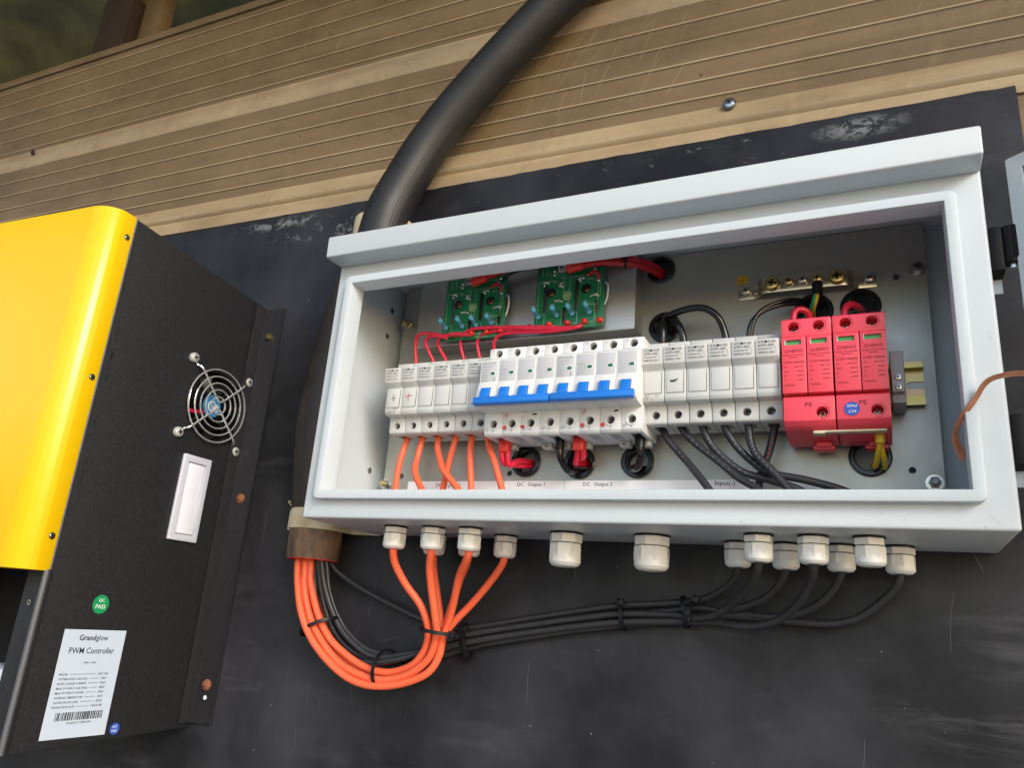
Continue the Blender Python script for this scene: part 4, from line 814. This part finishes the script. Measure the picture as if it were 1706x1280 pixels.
# ties round the bundles
def tie(c, axis, rx, rz, label, head, tail=None, w_=3.2, rot=0):
    """flat band: ellipse around c in the plane across axis"""
    b = MB(); q = axq(axis); vs = []; fs = []; n = 40; cc = V(*c)
    ez = q @ Vector((0,0,1)); ex = Vector((0,-1,0)) - ez*ez.dot(Vector((0,-1,0))); ex.normalize(); ey = ez.cross(ex)
    for i in range(n):
        a = 2*math.pi*i/n; r0 = ex*(rx*math.cos(a)) + ey*(rz*math.sin(a)); nn = r0.normalized()
        for h, t in ((-w_/2,0),(w_/2,0),(w_/2,1.3),(-w_/2,1.3)): vs.append(cc+r0+nn*t+ez*h)
    fs = [(i*4+j, i*4+(j+1)%4, ((i+1)%n)*4+(j+1)%4, ((i+1)%n)*4+j) for i in range(n) for j in range(4)]
    b.raw(vs, fs, 'black'); t = solo(b, 'cable_tie', c, label, 'cable tie', 'black cable ties on the outside bundles')
    a = R(head); hp = cc + ex*((rx+2)*math.cos(a)) + ey*((rz+2)*math.sin(a))
    b = MB(); b.box(-3.0,3.0,-2.6,2.6,-2.8,2.8,'black',.5); b.box(-1.5,1.5,2.0,2.3,-1.4,1.4,'matte')
    M3 = Matrix((ez, ex, ey)).transposed(); b.v = [M3 @ q_ + hp for q_ in b.v]; 
    nn = (ex*math.cos(a)+ey*math.sin(a)); te = hp + nn*(5) + (ey*math.cos(a)-ex*math.sin(a))*3
    b.raw([hp-ez*1.1, hp+ez*1.1, te+ez*1.0, te-ez*1.0], [(0,1,2,3)], 'black')
    b.build('tie_head', t); return t
tie((-33,28,-92), (.45,0,-.9), 16.5, 19.5, 'black cable tie round the mixed bundle just below the pipe', 115)
tie((44,22,-124), (1,0,-.05), 20, 16.5, 'black cable tie at the lowest point of the orange loop', 60)
tie((106,33,-87), (.1,0,1), 22, 17, 'black cable tie gathering the orange cables where they fan out', 62)
tie((116,8,-91), (1,0,.12), 8, 12.5, 'black cable tie just right of the orange fan', 95)
tie((121,10,-96), (1,0,.25), 7.5, 12, 'black cable tie with head hanging below the black cables', -70)
tie((265,9.5,-62), (1,0,.15), 8.5, 10.5, 'black cable tie midway along the black cables', -62)
tie((318,12,-54), (1,0,.3), 9, 10.5, 'black cable tie where the black cables start to fan out', 35)
tie((322,14,-57), (1,0,-.35), 12, 10.5, 'black cable tie with loose tail beside the fan of black cables', -75)
# copper wire
b = MB(); cw = [(600,175,70),(570,162,81),(545.1,150,87.4),(537.7,141,90),(531.1,135,90.1),(526.7,132,87.3),(522.7,129,81.2),(517,126,73.2),(512.5,118,67.4),(510.6,110,62.2)]
for k in range(5):
    a = k*72; off = lambda t, i: (1.0*math.cos(R(a+i*40)), 1.0*math.sin(R(a+i*40)))
    P = [(x+off(0,i)[0]*.9, d+off(0,i)[1]*.6, z+off(0,i)[1]*.8) for i, (x, d, z) in enumerate(cw)]; b.tube(P, .78, 'copper', 8, 5)
for k in range(11):
    a = R(k*33); P = [(510.6+math.cos(a)*1.2,110+math.sin(a)*.8,63.5), (511.2+math.cos(a)*1.9,106+math.sin(a)*1.4,56.7), (515+math.cos(a)*1.7+random.uniform(-.6,.6),103+math.sin(a)*1.5,48+random.uniform(-3.5,3))]; b.tube(P, .42, 'copper', 6, 5)
solo(b, 'copper_wire', (566,140,131), 'bare stranded copper wire hanging over the enclosure rim with frayed end', 'wire')

# ================================================================== PIPE
pipe = thing('conduit_pipe', (-54,28,-30), 'black ribbed pipe curving down behind the enclosure, brown at its mouth', 'pipe')
path = [(-20,40,306),(-12.8,41,344),(-4.1,38,372),(23.3,33,429.9),(57.4,31,476.8),(107.4,30,530.8),(160.7,29,581.3),(212.6,28,621.1),(279.1,28,671.3),(380,28,740)]
b = MB(); n = 44
b.tube(path, lambda t: 25.2-2.8*t, 'hose', 120, 10)
# fine ribs running along the hose
k = 0
for i, q_ in enumerate(b.v): pass
sp = 120
P0 = [V(*q) for q in path]
ctr = [sum((b.v[i*sp+j] for j in range(sp)), Vector())/sp for i in range(len(b.v)//sp)]
for i in range(len(ctr)):
    for j in range(sp):
        v_ = b.v[i*sp+j]; b.v[i*sp+j] = ctr[i] + (v_-ctr[i])*(1.0 + (.0030 if j % 2 else -.0030)*(1.5 if (j//7)%3 == 0 else .6))
b.build('upper_hose', pipe, sharp=12)
b = MB(); b.tube([(-20,38,312),(-36,34,282),(-58,29,230),(-69,28,170),(-71,28,110),(-64,28,50),(-55,28,6)], 24, 'darkpipe', 48, 6); b.build('pipe_run', pipe)
b = MB(); b.lathe((-54,28,8), (0,0,-1), [(22,0),(26.2,0),(26.6,20),(25.9,36),(25.3,37.5),(23.6,37.6),(23.2,30),(22,0)], 'oldpipe', 60, cap=False); b.build('pipe_mouth', pipe)
b = MB(); b.torus((-54,28,-29.0), (0,0,1), 23.7, 1.4, 'tube', 60, 10); b.build('red_rim', pipe)
b = MB(); b.lathe((-54,28,8), (0,0,-1), [(23.3,2),(23.1,36)], 'tube', 48, cap=False); b.cyl((-54,28,4), (0,0,-1), 23, 1, 'matte', 40); b.build('inner_lining', pipe)
def clamp(cx, d, z0, z1, r, label, x_l, x_r):
    b = MB(); n = 28; prof = []
    for i in range(n+1):
        a = R(180-180*i/n); prof.append((cx+r*math.cos(a), d+r*math.sin(a)))
    inner = [(cx+(r-3)*math.cos(R(180*i/n)), d+(r-3)*math.sin(R(180*i/n))) for i in range(n+1)]
    pr = [(x_l,.6),(x_l,4.6),(cx-r-3,5.5),(cx-r,9)] + prof + [(cx+r,12),(cx+r+5,7),(x_r,4.4),(x_r+3,.6),(cx+r-3,.6)] + inner + [(cx-r+3,.6)]
    b.prism(pr, z0, z1, 'cream', .3, ax='z'); b.box(cx-r-4.5, cx-r+1, 3, 34, z0-.4, z1+.4, 'cream', 1.2)
    t = solo(b, 'pipe_clamp', (cx,0,z0), label, 'clamp', sharp=40)
    m = MB(); m.lathe((x_r-8,4.6,(z0+z1)/2), (0,1,0), [(2.6,0),(2.6,.6)], 'dsteel', 16); m.build('clamp_screw', t); return t
clamp(-54, 26, -1, 19, 29.6, 'cream saddle clamp round the pipe below the enclosure corner', -100, 2)
clamp(-24, 28, 316, 343, 33, 'cream pipe clamp half hidden above the rain hood', -74, 30)

# ================================================================== CONTROLLER
SXc = -205.2
ct = thing('solar_controller', (-400,0,-213), 'black wall-mounted controller with glossy yellow front cover and fan', 'controller')
b = MB(); b.prism([(0,-205),(199,-213),(196,289.5),(0,271)], -620, SXc, 'cbody', 1.2, seg=3)
c = MB(); c.box(-560, -231, 60, 230, -196, -58, 'cbody'); b = cut(b, c)
c = MB(); c.cyl((-240,51,131.8), (1,0,0), 39.2, 60, 'cbody', 56); b = cut(b, c)
b.build('controller_body', ct)
b = MB(); b.tube([(SXc+.1,196.0,289),(SXc+.1,196.2,-61)], 1.2, 'edge', 8);  # paler tubes along the front edge paint in its lit line
b.prism([(SXc-6,193.2),(SXc-6,199.9),(SXc-.2,199.9),(SXc+1.0,197),(SXc+1.0,193.2)], -212.5, -62.5, 'cbody', .8, ax='z'); b.tube([(SXc-.6,198.4,-61),(SXc-.6,199.2,-212)], 2.6, 'edge', 16); b.build('front_edge', ct)
b = MB(); b.prism([(SXc+.7,196.6),(SXc+1.3,211),(SXc-.2,216),(SXc-3.6,221),(SXc-8.5,225),(SXc-15,227.6),(SXc-22,229),(-368,236),(-640,240),(-640,196.6)], -62.5, 290.2, 'yellow', .7, ax='z')
b.build('front_cover', ct, sharp=30)
for z in (265,117,-32.2):
    b = MB(); b.ring((SXc+1.0,203,z), (1,0,0), 2.2, 3.1, .35, 'dsteel', 20); phillips(b, (SXc+.9,203,z), (1,0,0), 2.5, 'steel', .8, rot=20); b.build('cover_screw', ct)
# slots in the side near the edge
b = MB()
for z0, z1 in ((158,176),(142,153),(118,150),(70,86),(18,44)): 
    for k in range(3): b.box(SXc-.5, SXc+.14, 186.8+2.4*(k%2)*.4, 188.2+2*(k%2)*.4, z0+(z1-z0)*k/3, z0+(z1-z0)*(k+.7)/3, 'matte')
b.build('side_slots', ct)
# mounting flange
b = MB(); b.prism([(SXc-1,.3),(SXc+1.2,18.5),(SXc+3.2,18.5),(SXc+3.2,3.2),(-176.5,2.2),(-175,.3)], -200, 268, 'cbody', .5, ax='z'); b.box(-176.6,-175,.2,3.6,-200,268,'cbody',.3); fl = b.build('mounting_flange', ct)
for z, m_ in ((231.5,'brass'),(35.8,'rust'),(-161.5,'rust')):
    b = MB(); b.cyl((-189,2.6,z), (0,1,0), 5.6 if m_ == 'rust' else 4.2, 1.2, m_, 24)
    if m_ == 'brass': b.lathe((-189,3.8,z), (0,1,0), [(3.8,0),(3.8,3),(3,3.6)], m_, 6)
    else: b.lathe((-189,3.8,z), (0,1,0), [(5.3,0),(4.6,1.4),(2.6,2.4),(.05,2.6)], m_, 20, cap=False); b.box(-190.2,-187.8,6.2,6.6,z-2.2,z-1.4,'matte'); 
    b.build('flange_screw', ct)
b = MB(); b.box(-192,-185,2.6,3.2,-178,-170,'matte',.2); b.disc((-188,2.9,-174),(0,1,0),2.2,'paper',10,.6); b.build('flange_slot', fl)
# fan
FC = (SXc, 51, 131.8)
b = MB(); b.ring((SXc-20,51,131.8), (1,0,0), 38, 39.4, 19.6, 'black', 60); b.cyl((SXc-13,51,131.8), (1,0,0), 13.5, 9, 'black', 32, 1.5); b.box(SXc-24,SXc-22,10,92,92,172,'matte')
for k in range(4):
    a = R(45+90*k); b.tube([(SXc-6,51+12*math.cos(a),131.8+12*math.sin(a)),(SXc-6,51+35*math.cos(a),131.8+35*math.sin(a))], 1.8, 'black', 8)
fan = b.build('fan', ct)
b = MB()
for k in range(7):
    a0 = 360*k/7; vs = []; N = 6
    for i in range(N+1):
        r_ = 13+24*i/N
        for j, (da, dx) in enumerate(((-14,-17),(0,-13),(16,-7))): 
            a = R(a0+da+i*3); vs.append(V(SXc+dx, 51+r_*math.cos(a), 131.8+r_*math.sin(a)))
    b.raw(vs, [(i*3+j,i*3+j+1,(i+1)*3+j+1,(i+1)*3+j) for i in range(N) for j in range(2)], 'black')
b.build('fan_blades', fan)
b = MB(); b.disc((SXc-4,51,131.8), (1,0,0), 12.8, 'bluebit', 32, .3); b.ring((SXc-3.6,51,131.8), (1,0,0), 4.5, 6.2, .15, 'wink', 28); b.disc((SXc-3.6,45,131), (1,0,0), 4.6, 'silver', 24, .12); b.build('hub_label', fan)
b = MB(); b.tube([(SXc-5,60,124),(SXc-5,74,121),(SXc-7,88,121)], .9, 'rcable', 8); b.tube([(SXc-5,60,121.5),(SXc-5,74,119),(SXc-7,88,118.5)], .9, 'rcable', 8); b.build('fan_leads', fan)
gd = MB()
for k, r_ in enumerate((41, 33, 25.5, 18, 10)): gd.torus((SXc+3.2+ (2.6 if k else 1.6), 51, 131.8), (1,0,0), r_, .95, 'chrome', 56, 8)
gx = SXc+7.2
for s_ in (1, -1):
    A_ = (SXc+2.2, 51+41*s_, 131.8+42*(1)); B_ = (SXc+2.2, 51+41*s_, 131.8-42)
for (da, za), (db, zb) in (((41.5,43.4),(-41.5,41)),((42,-40.5),(-40.5,-43))):
    sg = 1 if za > 0 else -1
    gd.tube([(SXc+1.6,51+da,131.8+za),(SXc+1.8,51+da*.86,131.8+za*.86),(gx-.5,51+da*.76,131.8+za*.78),(gx,51+da*.35,131.8+za*.38),(gx,51+da*.06,131.8+sg*5.5),(gx,51+db*.06,131.8+sg*5.2),(gx,51+db*.35,131.8+zb*.38),(gx-.5,51+db*.76,131.8+zb*.78),(SXc+1.8,51+db*.86,131.8+zb*.86),(SXc+1.6,51+db,131.8+zb)], 1.15, 'chrome', 8, 5)
gobj = gd.build('fan_guard', ct)
for da, za in ((41.5,43.4),(-41.5,41),(42,-40.5),(-40.5,-43)):
    b = MB(); phillips(b, (SXc+.2,51+da,131.8+za), (1,0,0), 5.6, 'bright', 4.6, rot=15); b.build('guard_screw', gobj)
# rocker switch
b = MB(); c = MB(); b.box(SXc-.5, SXc+3.4, 41.5, 79.7, -19.3, 71.4, 'wgrey', 1.2, 3); c.box(SXc-1, SXc+5, 47.5, 73, -12.5, 64, 'wgrey', 0); c.v = [q for q in c.v]; b = cut(b, c)
sw = b.build('switch_frame', ct); b = MB(); b.box(SXc-8,SXc+.25,47.4,73.2,-12.7,64.2,'grail'); b.build('switch_well', sw)
b = MB(); b.prism([(SXc-2.5,63.2),(SXc+1.9,63.2),(SXc+.7,24),(SXc+2.9,-11.5),(SXc-2.5,-11.5)] , 48.6, 69.8, 'wgloss', .5, ax='y'); b.build('rocker', sw)
# stickers on the side
def side(d, z, h=.18): return (SXc+h, d, z)
kw = dict(right=(0,-1,0), upv=(0,0,1))
b = MB(); b.lathe((SXc+.02,137.8,-87.7), (1,0,0), [(8.6,0),(8.6,.12)], 'gsticker', 40)
b.text('QC', side(137.6,-86), 'wink', 6.2, 3.6, align='c', **kw); b.text('PASS', side(137.6,-91.6), 'wink', 10.4, 3.8, align='c', **kw); b.build('round_sticker', ct)
b = MB(); b.lathe((SXc+.02,93.1,-199.4), (1,0,0), [(5.2,0),(5.2,.12)], 'bsticker', 32); b.text('PCT', side(93.1,-198.8), 'wink', 5, 2.3, align='c', **kw); b.text('PASS', side(93.1,-202.4), 'wink', 6, 2.3, align='c', **kw); b.build('round_sticker', ct)
b = MB(); b.box(SXc, SXc+.15, 103, 168.3, -203.6, -110.8, 'silver', .06, 1)
X = .32
def tx(s_, d, z, wd, h, al='l', m_='ink'): b.text(s_, side(d, z, X), m_, wd, h, align=al, **kw)
tx('Grand', 152, -120.2, 17, 5.0); tx('glow', 134.4, -121.5, 12.5, 6.2); tx('Grand', 151.8, -120.2, 17, 5.0)
tx('PWM Controller', 136, -131.8, 47, 5.4, 'c'); tx('240V 100A', 135.5, -140.5, 13.5, 1.7, 'c')
rows = [('MODEL', '240V 100A', 8.5), ('SYSTEM RATED VOLTAGE', '240V', 29), ('RATED CHARGE CURRENT', '100A', 29), ('MAX. PV INPUT VOLTAGE', '480V', 31), ('MAX. PV INPUT POWER', '24KW', 28.5), ('WORKING TEMPERATURE', '-20/55℃', 28), ('WATER PROOF LEVEL', 'IP30', 25), ('PRODUCTION DATE', '2023-07-08', 22)]
for i, (a_, v_, wd) in enumerate(rows):
    z = -150.5-3.95*i; tx(a_, 163.5, z, wd, 1.8); tx(v_, 120.5 if len(v_) < 8 else 124.5, z, 6.2 if len(v_) < 8 else 11, 2.0)
    b.box(SXc+.15, SXc+.3, (122.5 if len(v_) < 8 else 126.5), 163.5-wd-2, z+.8, z+1.1, 'ink')
rnd = random.Random(3); d_ = 158
while d_ > 110:
    wv = rnd.choice((.35,.6,.9,1.2)); b.box(SXc+.15, SXc+.3, d_-wv, d_, -188.6, -181.8, 'ink'); d_ -= wv+rnd.choice((.4,.6,.9))
tx('GG20231105B1001', 146, -191.8, 25, 1.8); b.build('rating_label', ct)
# terminal in the lower bay
b = MB(); b.box(-300, -240, 150, 192, -172, -148, 'wgrey', 1.5); b.box(-300,-241,192.2,192.8,-160,-157.5,'gink'); b.build('terminal_block', ct)
b = MB(); b.ring((-218,199.2,-90), (0,1,0), 1.4, 2.4, .3, 'steel', 16); b.build('panel_hole', ct)
b = MB(); b.box(-470,-262,205,228,-70,-62.7,'yellow',2); b.build('cover_lip', ct)
for o in bpy.data.objects:
    if 'o_' in o: del o['o_']
